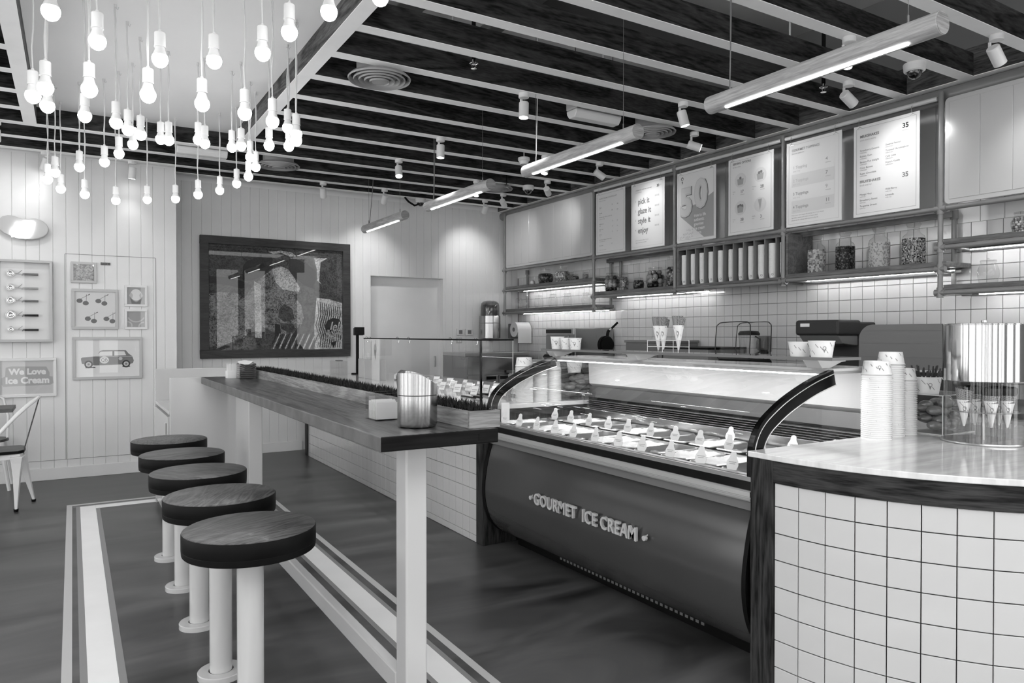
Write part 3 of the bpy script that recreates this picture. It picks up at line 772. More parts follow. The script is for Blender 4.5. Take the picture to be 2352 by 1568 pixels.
b = MB(c); b.poly(Fr((.96, 5.08, TZ + .097), (1, 0, .0), (0, 1, 0.2)), [(0.0, 0), (.1, .0), (.1, .1), (.05, .13), (0, .1)]); b.add([(1.02, 5.08, TZ + .10), (1.05, 5.08, TZ + .122), (1.065, 5.15, TZ + .118), (1.02, 5.18, TZ + .10)], [(0, 1, 2, 3)]); b.build('top_napkin', 'paper', t)
c = Vector((0.93, 5.24, TZ))
t = thing('straw_box', 'small white box of paper wrapped straws beside the napkin holder', 'box', c)
b = MB(c); b.box(.90, .96, 5.20, 5.28, TZ, TZ + .05); b.build('carton', 'paper', t, .002)
b = MB(c)
for k in range(14): b.box(.903 + (k % 7) * .0078, .909 + (k % 7) * .0078, 5.205 + (k // 7) * .04, 5.21 + (k // 7) * .04, TZ + .05, TZ + .088 + (k * 7 % 5) * .003)
b.build('wrapped_straws', 'paper', t, kind='stuff')

# ---- white service unit behind the table's far end
c = Vector((0.85, 5.97, 0))
t = thing('service_unit', 'white waste station with tall side panels at the far end of the bar table', 'cabinet', c)
b = MB(c); b.box(0.57, 1.12, 5.46, 5.485, 0, 1.058); b.build('side_panel', 'whiteg', t, .003)
b = MB(c); b.box(0.57, 1.12, 6.475, 6.50, 0, 1.078); b.build('side_panel', 'whiteg', t, .003)
b = MB(c); b.box(0.585, 1.12, 5.485, 6.475, 0.06, 0.80); b.box(0.60, 1.12, 5.485, 6.475, 0, 0.06); b.build('carcass', 'whiteg', t, .002)
b = MB(c); b.box(0.565, 1.12, 5.487, 6.473, 0.803, 0.825); b.build('counter_top', 'whiteg', t, .003)
b = MB(c); b.box(0.560, 0.583, 5.52, 6.46, 0.07, 0.785); d_ = b.build('door', 'whiteg', t, .003)
b = MB(c); b.box(0.548, 0.560, 5.56, 5.575, 0.62, 0.74); b.build('door_handle', 'alu', d_, .002)
b = MB(Vector((.64, 5.60, .826))); b.lathe((.64, 5.60, .826), [(0.05, 0.0), (.055, .012), (.05, .014), (0, .014)], 20); tag(b.build('dark_dish', 'blackm'), 'small dark dish on the white service unit', 'dish')

# ================================================================== DINING CHAIR AND TABLE at the left edge
c = Vector((-0.50, 6.87, 0))
t = thing('metal_chair', 'white metal cafe chair with brown seat and slatted back at the left edge', 'chair', c)
b = MB(c); b.prism(Fr(c + Vector((0, 0, .44)), (1, 0, 0), (0, 1, 0)), [(-.19, -.17), (-.02, -.19), (.14, -.175), (.175, -.12), (.18, 0), (.175, .12), (.14, .175), (-.02, .19), (-.19, .17), (-.21, .1), (-.215, 0), (-.21, -.1)], 0, .024, 0, side_mi=1)
b.build('seat', ['seat', 'seatside'], t, .004)
b = MB(c); b.prism(Fr(c + Vector((0, 0, .395)), (1, 0, 0), (0, 1, 0)), [(-.17, -.155), (.15, -.155), (.165, -.1), (.165, .1), (.15, .155), (-.17, .155)], 0, .044); b.build('seat_frame', 'white', t, .004)
for (sx, sy, fx, fy) in ((-1, -1, -.21, -.19), (-1, 1, -.21, .19), (1, -1, .125, -.175), (1, 1, .225, .155)):
    b = MB(c); ta = Vector(((-.15 if sx < 0 else .13), sy * .14, .42)); fo = Vector((fx, fy, .018)); mid = ta.lerp(fo, .12) + Vector((0, 0, 0))
    ws = [(0.0, .072), (.12, .058), (.4, .038), (.75, .024), (1.0, .015)]; vs = []
    for u, w_ in ws:
        p = c + ta.lerp(fo, u); vs += [p + Vector((-w_ * .55, -w_, 0)), p + Vector((w_ * .55, -w_, 0)), p + Vector((w_ * .75, w_, 0)), p + Vector((-w_ * .75, w_, 0))]
    fs = [(0, 3, 2, 1), (16, 17, 18, 19)]
    for i in range(4): fs += [(4 * i + k, 4 * i + (k + 1) % 4, 4 * i + 4 + (k + 1) % 4, 4 * i + 4 + k) for k in range(4)]
    b.add(vs, fs); lg = b.build('leg', 'white', t, .003)
    b = MB(c); b.cyl(c + Vector((fx, fy, 0)), c + Vector((fx, fy, .02)), .015, .017, n=10); b.build('rubber_foot', 'blackm', lg)
b = MB(c); pts = []
for s in (-1, 1):
    seg = [(-.10, s * .19, .44), (.02, s * .19, .60), (.12, s * .185, .72), (.20, s * .15, .80), (.255, s * .09, .845), (.27, s * .04, .86)]
    pts += seg if s < 0 else seg[::-1]
b.tube([c + Vector(p) for p in pts], .0115, 10); b.build('back_hoop', 'white', t)
b = MB(c); fr = Fr(c + Vector((.165, 0, .43)), (0, -1, 0), (.245, 0, .97)); b.prism(fr, [(-.05, -.02), (.05, -.02), (.062, .44), (-.062, .44)], -.004, .004); b.build('back_splat', 'seat', t, .002)
c = Vector((-0.74, 7.46, 0))
t = thing('cafe_table', 'corner of a brown square cafe table cut by the left picture edge', 'table', c)
b = MB(c); b.box(-1.08, -.42, 7.16, 7.56, .72, .75); b.build('table_top', 'tabside', t, .003)
b = MB(c); b.cyl((-.85, 7.3, .02), (-.85, 7.3, .72), .03, n=16); b.cyl((-.85, 7.3, 0), (-.85, 7.3, .02), .2, n=30); b.build('pedestal', 'blackm', t)
c = Vector((-1.02, 7.05, 0))
t = thing('metal_chair', 'second white metal chair, only a curve of its back hoop behind the brown table', 'chair', Vector((-.62, 7.9, 0)))
c = Vector((-.665, 7.79, 0))
t.location = c
b = MB(c); b.cyl(c + Vector((0, 0, .42)), c + Vector((0, 0, .44)), .18, n=24); b.build('seat', 'seat', t)
for sx, sy in ((-1, -1), (1, -1), (-1, 1), (1, 1)):
    b = MB(c); b.cyl(c + Vector((sx * .13, sy * .13, .42)), c + Vector((sx * .19, sy * .17, 0)), .022, .014, n=8); b.build('leg', 'white', t)
b = MB(c); b.tube([c + Vector(p) for p in [(-.17, .0, .44), (-.17, .1, .62), (-.13, .17, .78), (0, .19, .85), (.13, .17, .78), (.17, .1, .62), (.17, 0, .44)]], .011, 10); b.build('back_hoop', 'white', t)

# ================================================================== PICTURES on the boarded left wall (plane Y = 8)
YW = YL - 0.009
def frame(name, label, x0, x1, z0, z1, fw, fmat, paper, depth=0.03, glz=True, yw=YW, cat='picture', mat_in=0.0):
    c = Vector(((x0 + x1) / 2, yw, z0)); t = thing(name, label, cat, c)
    b = MB(c); y0 = yw - depth
    for (a0, a1, c0, c1) in ((x0, x1, z1 - fw, z1), (x0, x1, z0, z0 + fw), (x0, x0 + fw, z0 + fw, z1 - fw), (x1 - fw, x1, z0 + fw, z1 - fw)): b.box(a0, a1, y0, yw, c0, c1)
    b.build('frame', fmat, t, .0025)
    b = MB(c); yb = yw - (0.006 if mat_in == 0 else mat_in); b.box(x0 + fw, x1 - fw, yb, yw, z0 + fw, z1 - fw); b.build('backing', paper, t)
    if glz:
        b = MB(c); b.rect(fr_back(0, y0 + .004, 0), x0 + fw, z0 + fw, x1 - fw, z1 - fw); b.build('glazing', 'picglass', t)
    return t, c, fr_back(x0 + fw, yb - 0.0006, z0 + fw), x1 - x0 - 2 * fw, z1 - z0 - 2 * fw
# scoops in a shadow box
t, c, fr, w, h = frame('scoop_shadow_box', 'deep white shadow box holding five ice cream scoops on the left wall', -.62, -.155, 1.288, 2.036, .022, 'frame_g', 'paper', .07, True, cat='shadow box')
for i, (z, hc, r) in enumerate([(1.912, 'ink', .030), (1.784, 'inkl', .030), (1.668, 'ink', .034), (1.536, 'black', .038), (1.404, 'inkd', .024)]):
    lb = ['top scoop with a grey handle in the shadow box', 'second scoop from the top, with the palest handle', 'third scoop from the top, mid grey handle', 'fourth scoop from the top, largest bowl and black handle', 'lowest and smallest scoop in the shadow box'][i]
    c = Vector((-.37, YW - .03, z)); s = thing('ice_cream_scoop', lb, 'scoop', c, 'ice cream scoops in the shadow box')
    b = MB(c); q = Vector((-.475, YW - .035, z)); prof = [(r, 0), (r * .93, r * .35), (r * .7, r * .7), (r * .35, r * .92), (0, r)]
    bb = MB(q); bb.lathe(q, prof, 20)
    b2 = MB(c); b2.add([q + Vector(((v - q).x, (v - q).z - .01, (v - q).y)) for v in bb.v], bb.f, 0, True); b2.build('bowl', 'chrome', s)
    b = MB(c); b.tube([q + Vector((r * math.cos(a_), -.012, r * math.sin(a_))) for a_ in [2 * PI * k / 18 for k in range(18)]], .0035, 6, closed=True); b.build('bowl_rim', 'alu', s)
    b = MB(c); b.tube([(-.475 + r, YW - .04, z), (-.41, YW - .035, z - .004), (-.385, YW - .033, z - .004)], .004, 8); b.tube([(-.42, YW - .04, z), (-.395, YW - .045, z + .022), (-.388, YW - .04, z + .03)], .003, 6); b.build('lever', 'alu', s)
    b = MB(c); b.cyl((-.385, YW - .033, z - .005), (-.265, YW - .033, z - .005), .0095, .0105, n=12); b.tube([(-.385, YW - .033, z - .005), (-.39, YW - .033, z - .018)], .004, 6); b.build('handle', hc, s)
# we love ice cream
t, c, fr, w, h = frame('framed_slogan', 'white framed print reading We Love Ice Cream at the lower left', -.60, -.128, .782, 1.139, .022, 'frame_w', 'paper', .022)
b = MB(c); b.rect(fr, .006, .006, w - .006, h - .006, 0.0, 0)
o = (0.205, .175); fz = .085
for k, dx in ((3, .030),):
    pts = [(.055, .17), (.06, .25), (.10, .262), (.40 - .03, .255), (.395, .20), (.395, .165), (.42, .16), (.425, .10), (.40, .085), (.04, .078), (.028, .10), (.028, .155)]
    b.poly(fr, pts, .0006, 1)
b.text(fr, 'We Love', .075, .225, .187, .0012, 2, 'CENTER', offset=.0035)
b.text(fr, 'Ice Cream', .080, .225, .105, .0012, 2, 'CENTER', offset=.0035)
b.build('print', ['inkp', 'inkl', 'paper'], t, fix=False)
# small square pictures
t, c, fr, w, h = frame('small_square_picture', 'small square picture of grey sprinkles beside the dark label', -.008, .203, 1.845, 2.044, .022, 'frame_g', 'paper', .018)
b = MB(c); b.rect(fr, 0, 0, w, h); b.build('print', M.setdefault('mos1', mosaic('sprinkle_print', 95, 175, 90)), t)
t, c, fr, w, h = frame('small_square_picture', 'small square picture of an ice cream scoop in a cone, above the orange slice', .438, .636, 1.63, 1.84, .022, 'frame_w', 'paper', .018)
b = MB(c); b.rect(fr, 0, 0, w, h, 0, 0); b.disc(fr, w * .5, h * .56, w * .32, h * .34, .0006, 1); b.poly(fr, [(w * .16, h * .4), (w * .25, h * .03), (w * .75, h * .03), (w * .86, h * .42), (w * .62, h * .18), (w * .5, h * .12), (w * .36, h * .2)], .0012, 2); b.poly(fr, [(w * .1, h * .5), (w * .2, h * .72), (w * .33, h * .55), (w * .28, h * .35)], .0016, 3); b.poly(fr, [(w * .9, h * .5), (w * .8, h * .72), (w * .68, h * .55), (w * .72, h * .35)], .0016, 3)
b.build('print', ['inkl', 'paper', 'ink', 'inkp'], t, fix=False)
t, c, fr, w, h = frame('small_square_picture', 'small square picture of orange slices, lowest of the small pictures', .437, .635, 1.407, 1.604, .022, 'frame_w', 'paper', .018)
b = MB(c); b.rect(fr, 0, 0, w, h, 0, 0)
def clipdisc(cx_, cy_, r0, r1, mi, z):
    n = 40; vs = []
    for i in range(n):
        a0, a1 = 2 * PI * i / n, 2 * PI * (i + 1) / n
        q = [(cx_ + r0 * math.cos(a0), cy_ + r0 * math.sin(a0)), (cx_ + r1 * math.cos(a0), cy_ + r1 * math.sin(a0)), (cx_ + r1 * math.cos(a1), cy_ + r1 * math.sin(a1)), (cx_ + r0 * math.cos(a1), cy_ + r0 * math.sin(a1))]
        if all(0 <= p[0] <= w and 0 <= p[1] <= h for p in q): b.poly(fr, q, z, mi)
clipdisc(w * .5, h * .85, w * .47, w * .55, 1, .0006); clipdisc(w * .02, h * .1, w * .2, w * .28, 1, .0006); clipdisc(w * .95, h * .02, w * .25, w * .33, 1, .0006)
b.build('print', ['inkl', 'inkp'], t, fix=False)
b = MB((.276, YW, 2.024)); b.box(.236, .317, YW - .004, YW, 2.024, 2.049, 0); b.text(fr_back(.242, YW - .0045, 2.031), 'PRIVATE', .015, 0, 0, .0003, 1)
tag(b.build('door_label', ['black', 'ink'], fix=False), 'small black label plate at the top of the hidden door', 'label')
# cherries
t, c, fr, w, h = frame('cherry_picture', 'square framed print with four pairs of dark cherries', -.003, .381, 1.406, 1.79, .025, 'frame_g', 'paper', .022)
b = MB(c)
b.rect(fr, 0, 0, w, h, 0, 0)
for (u, v) in ((.02, .20), (.205, .20), (.10, .03), (.285, .03)):
    u *= w / .40; v = v * h / .335
    b.disc(fr, u + .022, v + .046, .025, .021, .0006, 1); b.disc(fr, u + .072, v + .024, .025, .021, .0008, 1)
    b.line(fr, (u + .028, v + .062), (u + .098, v + .106), .0025, .001, 2); b.line(fr, (u + .076, v + .04), (u + .078, v + .108), .0025, .001, 2); b.line(fr, (u + .092, v + .101), (u + .106, v + .111), .006, .0012, 2)
b.build('print', ['paper', 'ink', 'inkd'], t, fix=False)
# little car
t, c, fr, w, h = frame('car_picture', 'framed print of a small vintage car with a round QB badge', .002, .587, .926, 1.331, .025, 'frame_g', 'paper', .022)
b = MB(c); b.rect(fr, 0, 0, w, h, 0, 0)
k = .46 / 552.0; ox, oy = .035, .085
def cp(l): return [(ox + (x_ - 845) * k, oy + (1210 - y_) * k) for x_, y_ in l]
b.poly(fr, cp([(852, 1100), (868, 1088), (985, 1078), (1010, 1070), (1045, 1015), (1075, 1008), (1305, 1010), (1335, 1050), (1372, 1080), (1388, 1130), (1380, 1160), (1350, 1172), (1000, 1182), (905, 1170), (862, 1160)]), .0006, 1)
b.poly(fr, cp([(1000, 1075), (1050, 1022), (1168, 1020), (1168, 1072)][::-1]), .0012, 0); b.poly(fr, cp([(1186, 1020), (1290, 1022), (1308, 1068), (1186, 1072)][::-1]), .0012, 0)
for x_ in (928, 1308):
    p = cp([(x_, 1168)])[0]; b.disc(fr, p[0], p[1], 42 * k, 44 * k, .0012, 2); b.disc(fr, p[0], p[1], 27 * k, 27 * k, .0018, 3); b.disc(fr, p[0], p[1], 12 * k, 12 * k, .0022, 1)
p = cp([(1085, 1120)])[0]; b.disc(fr, p[0], p[1], 46 * k, 42 * k, .0014, 4); b.text(fr, 'QB', .042, p[0], p[1] - .014, .002, 5, 'CENTER'); b.line(fr, (p[0] - .026, p[1] + .022), (p[0] + .026, p[1] + .022), .002, .002, 5); b.line(fr, (p[0] - .026, p[1] - .02), (p[0] + .026, p[1] - .02), .002, .002, 5)
p = cp([(1250, 1106)])[0]; b.disc(fr, p[0], p[1], 20 * k, 20 * k, .0014, 3)
b.poly(fr, cp([(900, 1200), (990, 1200), (1000, 1210), (895, 1210)][::-1]), .0006, 2); b.poly(fr, cp([(1270, 1195), (1345, 1195), (1350, 1204), (1268, 1204)][::-1]), .0006, 2)
b.line(fr, cp([(985, 1078)])[0], cp([(1375, 1084)])[0], .003, .0013, 3)
b.build('print', ['paper', 'ink', 'inkd', 'inkp', 'paper', 'ink'], t, fix=False)
# bean shaped neon sign
c = Vector((-.38, YW - .06, 2.30)); t = thing('bean_sign', 'grey bean shaped wall sign with glowing white script lettering', 'sign', c)
k = 1.0 / 13.07 / 294.0
def bp_(x_, y_): return (-.558 + (x_) * .000252, 2.43 - (y_ - 262) * .000262)
pts = [bp_(*q) for q in [(-500, 420), (-420, 330), (-250, 290), (-100, 345), (0, 400), (110, 310), (260, 262), (390, 262), (500, 290), (600, 330), (720, 352), (900, 345), (1000, 322), (1110, 315), (1230, 345), (1330, 400), (1430, 490), (1490, 600), (1500, 700), (1450, 830), (1350, 930), (1180, 1010), (1000, 1055), (800, 1070), (560, 1045), (350, 975), (150, 880), (0, 745), (-200, 800), (-400, 720), (-500, 600)]]
pts = [bp_(*q) for q in [(-60, 560), (-20, 440), (110, 310), (260, 262), (390, 262), (500, 290), (600, 330), (720, 352), (900, 345), (1000, 322), (1110, 315), (1230, 345), (1330, 400), (1430, 490), (1490, 600), (1500, 700), (1450, 830), (1350, 930), (1180, 1010), (1000, 1055), (800, 1070), (560, 1045), (350, 975), (150, 880), (0, 745), (-50, 660)]]
b = MB(c); b.prism(fr_back(0, YW, 0), pts[::-1], .02, .075, 0, True); b.build('sign_body', 'frame_g', t, .006)
b = MB(c); b.text(fr_back(0, YW - .077, 0), 'Jelly', .085, -.362, 2.318, 0, 0, 'CENTER', .006, .006, .25, 1.0, .25); b.text(fr_back(0, YW - .077, 0), 'Belly', .085, -.385, 2.258, 0, 0, 'CENTER', .006, .006, .25, 1.0, .25)
b.tube([(-.455 + .02 * q, YW - .085, 2.262 - .030 * math.sin(PI * (q + 1) / 7)) for q in range(6)], .006, 6); b.build('glowing_letters', 'e_neon', t, fix=False)

# ================================================================== THE LARGE PICTURE on the back wall
YP = YB - 0.009
t, c, fr, w, h = frame('large_picture', 'large dark framed mosaic picture on the back wall', 1.192, 2.875, 1.092, 2.443, .088, 'frame_d', 'blackm', .05, True, YP, mat_in=.012)
M['m_bg'] = mosaic('mosaic_dark', 10, 74, 90, 2.5); M['m_mid'] = mosaic('mosaic_mid', 30, 140, 85, 1.6); M['m_lt'] = mosaic('mosaic_light', 110, 200, 90, .6); M['m_dk'] = mosaic('mosaic_black', 5, 26, 80)
b = MB(c)
b.rect(fr, 0, 0, w, h, 0, 0)
def pq(l): return [((x_ - 185) / 1495.0 * w, (1375 - y_ - (x_ - 185) * 0.012) / 1160.0 * h) for x_, y_ in l]
def inb(l): return [(min(max(x_, .002), w - .002), min(max(y_, .002), h - .002)) for x_, y_ in pq(l)]
P_ = lambda l, z, mi: b.poly(fr, inb(l)[::-1], z, mi)
P_([(185, 760), (300, 735), (480, 740), (560, 800), (600, 960), (660, 1090), (560, 1230), (300, 1330), (185, 1340)], .0004, 1)
P_([(1370, 760), (1520, 770), (1680, 810), (1680, 1375), (1350, 1375), (1340, 1100)], .0004, 2)
P_([(540, 820), (660, 640), (760, 540), (880, 440), (960, 415), (1030, 440), (1100, 540), (1170, 640), (1180, 700), (1100, 740), (1190, 850), (1220, 1000), (1170, 1120), (1080, 1190), (900, 1180), (740, 1100), (600, 1050)], .0008, 1)
P_([(860, 460), (960, 418), (1040, 445), (1110, 540), (1175, 650), (1165, 700), (1080, 690), (980, 680), (900, 600)], .0012, 2)
P_([(540, 600), (545, 440), (580, 390), (700, 330), (830, 305), (865, 320), (860, 430), (800, 500), (720, 560), (620, 600)], .0016, 3)
P_([(1045, 320), (1130, 320), (1260, 370), (1350, 440), (1360, 560), (1330, 655), (1220, 620), (1120, 540), (1050, 450)], .0016, 3)
P_([(820, 260), (960, 238), (1080, 250), (1140, 290), (1060, 300), (960, 262), (880, 285)], .0012, 2)
P_([(1340, 300), (1500, 290), (1420, 340), (1400, 560), (1430, 600), (1380, 560), (1370, 420)], .0012, 2)
P_([(185, 565), (420, 575), (560, 610), (640, 660), (520, 690), (400, 660), (185, 640)], .0012, 3)
P_([(664, 600), (740, 640), (745, 1235), (672, 1230)], .002, 2)
P_([(950, 1060), (1100, 1070), (1130, 1150), (1050, 1170), (960, 1130)], .0014, 0)
P_([(890, 1070), (950, 1080), (960, 1210), (890, 1215)], .0016, 3)
P_([(820, 1310), (1000, 1300), (1100, 1180), (1180, 1060), (1160, 1160), (1080, 1300), (960, 1350), (850, 1340)], .0014, 3)
P_([(940, 900), (1000, 840), (1090, 900), (1110, 1010), (1000, 1050), (930, 1000)], .0012, 0)
for k in range(12):
    x0_ = 1380 + k * 26
    pts = [(x0_, 800 + k * 6), (x0_ + 8, 800 + k * 6), (x0_ + 20, 950), (x0_ - 14, 1080), (x0_ + 26, 1200), (x0_ + 6, 1340), (x0_ - 2, 1340), (x0_ + 16, 1200), (x0_ - 24, 1080), (x0_ + 10, 950)]
    if x0_ + 26 < 1675: P_(pts, .0010, 3)
for k in range(16):
    x0_ = 830 + k * 34; P_([(x0_, 1350), (x0_ + 80, 1180), (x0_ + 90, 1185), (x0_ + 14, 1360)], .0018, 2 if k % 2 else 3)
P_([(1460, 1100), (1500, 1020), (1560, 990), (1640, 1000), (1670, 1050), (1650, 1110), (1500, 1150)], .0022, 3)
q = pq([(1520, 1140)])[0]; b.text(fr, 'Jelly', .15, q[0] - .0, q[1], .003, 2, 'LEFT', 0, .003, .3, .8)
q = pq([(1465, 1235)])[0]; b.text(fr, 'Belly', .15, q[0], q[1], .003, 2, 'LEFT', 0, .003, .3, .85)
P_([(1540, 1280), (1610, 1260), (1570, 1345)], .0022, 3)
b.build('print', ['m_bg', 'm_mid', 'm_lt', 'm_dk'], t, fix=False)

# ================================================================== SMALL FITTINGS on the back wall
for (x0, lab) in ((4.33, 'left one of two wall thermostats with dark displays'), (4.462, 'right one of two wall thermostats with dark displays')):
    c = Vector((x0 + .052, YP, 1.343)); t = thing('thermostat', lab, 'thermostat', c, 'thermostats on the back wall')
    b = MB(c); b.box(x0, x0 + .105, YP - .022, YP, 1.343, 1.43); b.build('housing', 'plastic', t, .006)
    b = MB(c); b.box(x0 + .03, x0 + .082, YP - .0232, YP - .02, 1.362, 1.412); b.build('display', 'grey', t)
c = Vector((4.372, YP, 1.239)); t = thing('wall_switch', 'grey double wall switch below the left thermostat', 'switch', c)
b = MB(c); b.box(4.33, 4.414, YP - .01, YP, 1.239, 1.314); b.build('plate', 'frame_g', t, .003)
b = MB(c); b.box(4.345, 4.37, YP - .014, YP - .009, 1.255, 1.30); b.box(4.375, 4.40, YP - .014, YP - .009, 1.255, 1.30); b.build('rocker', 'frame_w', t, .002)
# cup dispenser
c = Vector((4.775, YP - .12, 1.302)); t = thing('cup_dispenser', 'steel and smoked plastic cup dispenser mounted on the back wall', 'dispenser', c)
b = MB(c); b.lathe(c, [(0, 0), (.135, 0), (.14, .006), (.14, .20), (.137, .204), (.14, .208), (.14, .30)], 32); b.build('steel_body', 'steel', t)
b = MB(c); b.lathe(c, [(.128, .24), (.128, .42), (.12, .465), (.095, .492), (.05, .503), (0, .507)], 28); b.build('smoked_cover', 'smoke', t)
b = MB(c); b.lathe(c, [(0, .26), (.1, .26), (.1, .30), (.095, .44), (0, .44)], 20); b.build('cup_column', 'grey', t)
# stainless undercounter unit in the far corner
c = Vector((4.55, 8.15, 0)); t = thing('steel_unit', 'stainless steel undercounter refrigerator in the far corner', 'refrigerator', c)
b = MB(c); b.box(4.13, 5.05, 7.90, 8.5, 0.05, 1.11); b.build('body', 'steelh', t, .006)
b = MB(c); b.box(4.12, 5.06, 7.885, 8.5, 1.085, 1.125); b.build('top_edge', 'alu', t, .004)
b = MB(c); b.box(4.16, 4.59, 7.875, 7.90, .12, .84); d1 = b.build('door', 'steelh', t, .004)
b = MB(c); b.box(4.61, 5.03, 7.875, 7.90, .12, .84); d2 = b.build('door', 'steelh', t, .004)
b = MB(c); b.box(4.42, 4.56, 7.870, 7.876, .79, .83); b.build('recessed_handle', 'blackm', d1)
b = MB(c); b.box(4.62, 4.76, 7.870, 7.876, .79, .83); b.build('recessed_handle', 'blackm', d2)
b = MB(c); b.box(4.16, 5.03, 7.886, 7.90, .86, 1.07); b.build('control_fascia', 'steel', t, .002)
# ================================================================== GELATO DISPLAY CASE
CY0, CY1 = 1.915, 4.025
C0 = (2.7, 2.97, 0)
case = thing('gelato_case', 'long curved glass ice cream display case with a bulging graphite front', 'display case', C0)
def extr(prof, y0, y1, closed=False):
    """profile (x,z) swept along Y"""
    vs = [(x, y0, z) for x, z in prof] + [(x, y1, z) for x, z in prof]; n = len(prof)
    return vs, [(i, i + 1, n + i + 1, n + i) for i in range(n - 1)]
def spl(pts, k=6):
    out = []
    for i in range(len(pts) - 1):
        p0 = Vector(pts[max(i - 1, 0)]); p1 = Vector(pts[i]); p2 = Vector(pts[i + 1]); p3 = Vector(pts[min(i + 2, len(pts) - 1)])
        for j in range(k):
            t_ = j / k
            out.append(0.5 * ((2 * p1) + (-p0 + p2) * t_ + (2 * p0 - 5 * p1 + 4 * p2 - p3) * t_ * t_ + (-p0 + 3 * p1 - 3 * p2 + p3) * t_ ** 3))
    out.append(Vector(pts[-1])); return [tuple(q) for q in out]
belly = spl([(2.285, .663), (2.257, .57), (2.236, .46), (2.229, .38), (2.236, .30), (2.258, .22), (2.298, .15), (2.352, .10), (2.43, .062), (2.52, .045)], 4)
b = MB(C0); vs, fs = extr(belly, CY0 + .02, CY1 - .035); b.add(vs, fs, 0, True); b.build('front_panel', 'belly', case, sharp=60)
b = MB(C0); rim = [(x - .004, z) for x, z in belly]
for y0, y1 in ((CY1 - .035, CY1), (CY0, CY0 + .02)):
    b = MB(C0)
    poly = [(x, z) for x, z in rim] + [(2.6, .05), (2.6, .80), (2.27, .80)]
    b.prism(Fr((0, 0, 0), (1, 0, 0), (0, 0, 1)), poly, -y1, -y0)
    b.build('end_rim', 'blackm', case)
b = MB(C0); b.box(2.50, 3.10, CY0 + .03, CY1 - .03, 0.10, 0.70); b.build('body', 'blackm', case)
b = MB(C0); b.box(2.46, 3.05, CY0 + .06, CY1 - .06, 0, .10); b.build('plinth', 'blackm', case)
b = MB(C0)
for i in range(34):
    for j in range(2):
        y = 2.35 + i * .034 + j * .017; b.add([(2.4585, y, .028 + j * .03), (2.4585, y + .02, .028 + j * .03), (2.4585, y + .02, .048 + j * .03), (2.4585, y, .048 + j * .03)], [(0, 1, 2, 3)])
b.build('plinth_grille', 'grey', case, fix=False)
b = MB(C0); vs, fs = extr([(2.283, .664), (2.266, .668), (2.266, .700), (2.28, .704)], CY0, CY1); b.add(vs, fs, 0); b.build('dark_rail', 'grey', case)
b = MB(C0); vs, fs = extr(spl([(2.268, .700), (2.256, .704), (2.252, .712)], 4) + [(2.252, .716), (2.256, .718), (2.256, .722), (2.250, .725), (2.250, .742), (2.256, .747), (2.30, .749)], CY0, CY1); b.add(vs, fs, 0, True); b.build('chrome_rail', 'rail', case, sharp=25)
b = MB(C0); b.box(2.262, 2.36, CY0, CY1, .735, .782); b.build('black_sill', 'black', case, .002)
b = MB(C0); b.box(2.264, 2.276, CY0, CY1, .782, .80); b.build('glass_channel', 'alu', case)
gp = spl([(2.262, .80), (2.262, .86), (2.266, .92), (2.290, .975), (2.330, 1.02), (2.385, 1.058), (2.46, 1.10), (2.56, 1.143), (2.66, 1.178), (2.77, 1.207)], 4)
b = MB(C0); vs, fs = extr(gp, CY0 + .02, CY1 - .02); b.add(vs, fs, 0, True); b.build('curved_glass', 'glass', case, sharp=60)
for y0, y1, nm in ((CY0, CY0 + .026, 'curved_arm'), (CY1 - .026, CY1, 'curved_arm')):
    b = MB(C0); inner = []
    for i, (x, z) in enumerate(gp):
        a_ = Vector(gp[min(i + 1, len(gp) - 1)]) - Vector(gp[max(i - 1, 0)]); a_.normalize(); n_ = Vector((a_.y, -a_.x)); inner.append((x + n_.x * .066, z + n_.y * .066))
    poly = gp + inner[::-1]; n = len(gp)
    vs = [(x, y0, z) for x, z in poly] + [(x, y1, z) for x, z in poly]; m_ = len(poly)
    fs = [(i, (i + 1) % m_, m_ + (i + 1) % m_, m_ + i) for i in range(m_)]
    for i in range(n - 1):
        fs.append((i, m_ - 1 - i, m_ - 2 - i, i + 1)); fs.append((m_ + i, m_ + i + 1, 2 * m_ - 2 - i, 2 * m_ - 1 - i))
    b.add(vs, fs, 0, False); b.build(nm, 'black', case, .0)
    b = MB(C0); b.tube([(x, y0 if y0 < 3 else y0, z) for x, z in inner[2:]], .0028, 6); b.tube([((gp[i][0] * .75 + inner[i][0] * .25), y0 - .0005, gp[i][1] * .75 + inner[i][1] * .25) for i in range(2, n)], .0022, 6); b.build('arm_trim', 'alu', case)
# top, back and interior
b = MB(C0); b.box(2.77, 3.08, CY0, CY1, 1.200, 1.213); b.build('top_deck', 'whiteg', case, .002)
b = MB(C0); b.box(2.78, 3.04, CY0 + .03, CY1 - .03, 1.186, 1.1995); b.build('lamp_housing', 'whiteg', case)
b = MB(C0); b.box(2.785, 2.792, CY0 + .04, CY1 - .04, 1.180, 1.1858); b.build('led_strip', 'e_case', case)
b = MB(C0); vs, fs = extr([(3.05, 1.186), (3.06, 1.02), (3.10, .99), (3.10, .93)], CY0 + .03, CY1 - .03); b.add(vs, fs, 0); b.build('rear_doors', 'frame_g', case)
b = MB(C0); b.box(3.062, 3.075, CY0 + .03, CY1 - .03, .925, 1.0); b.build('rear_steel_strip', 'steelh', case)
for k in range(5):
    b = MB(C0); z = .862 + k * .0125; vs, fs = extr([(3.052, z), (3.038, z - .004), (3.036, z - .006), (3.052, z - .003)], CY0 + .03, CY1 - .03); b.add(vs, fs, 0); b.build('louvre', 'alu', case)
b = MB(C0); b.box(3.055, 3.07, CY0 + .03, CY1 - .03, .84, .926); b.build('louvre_back', 'blackm', case)
b = MB(C0); b.box(2.28, 3.06, CY0 + .03, CY1 - .03, .690, .702); b.build('well_floor', 'steelh', case)
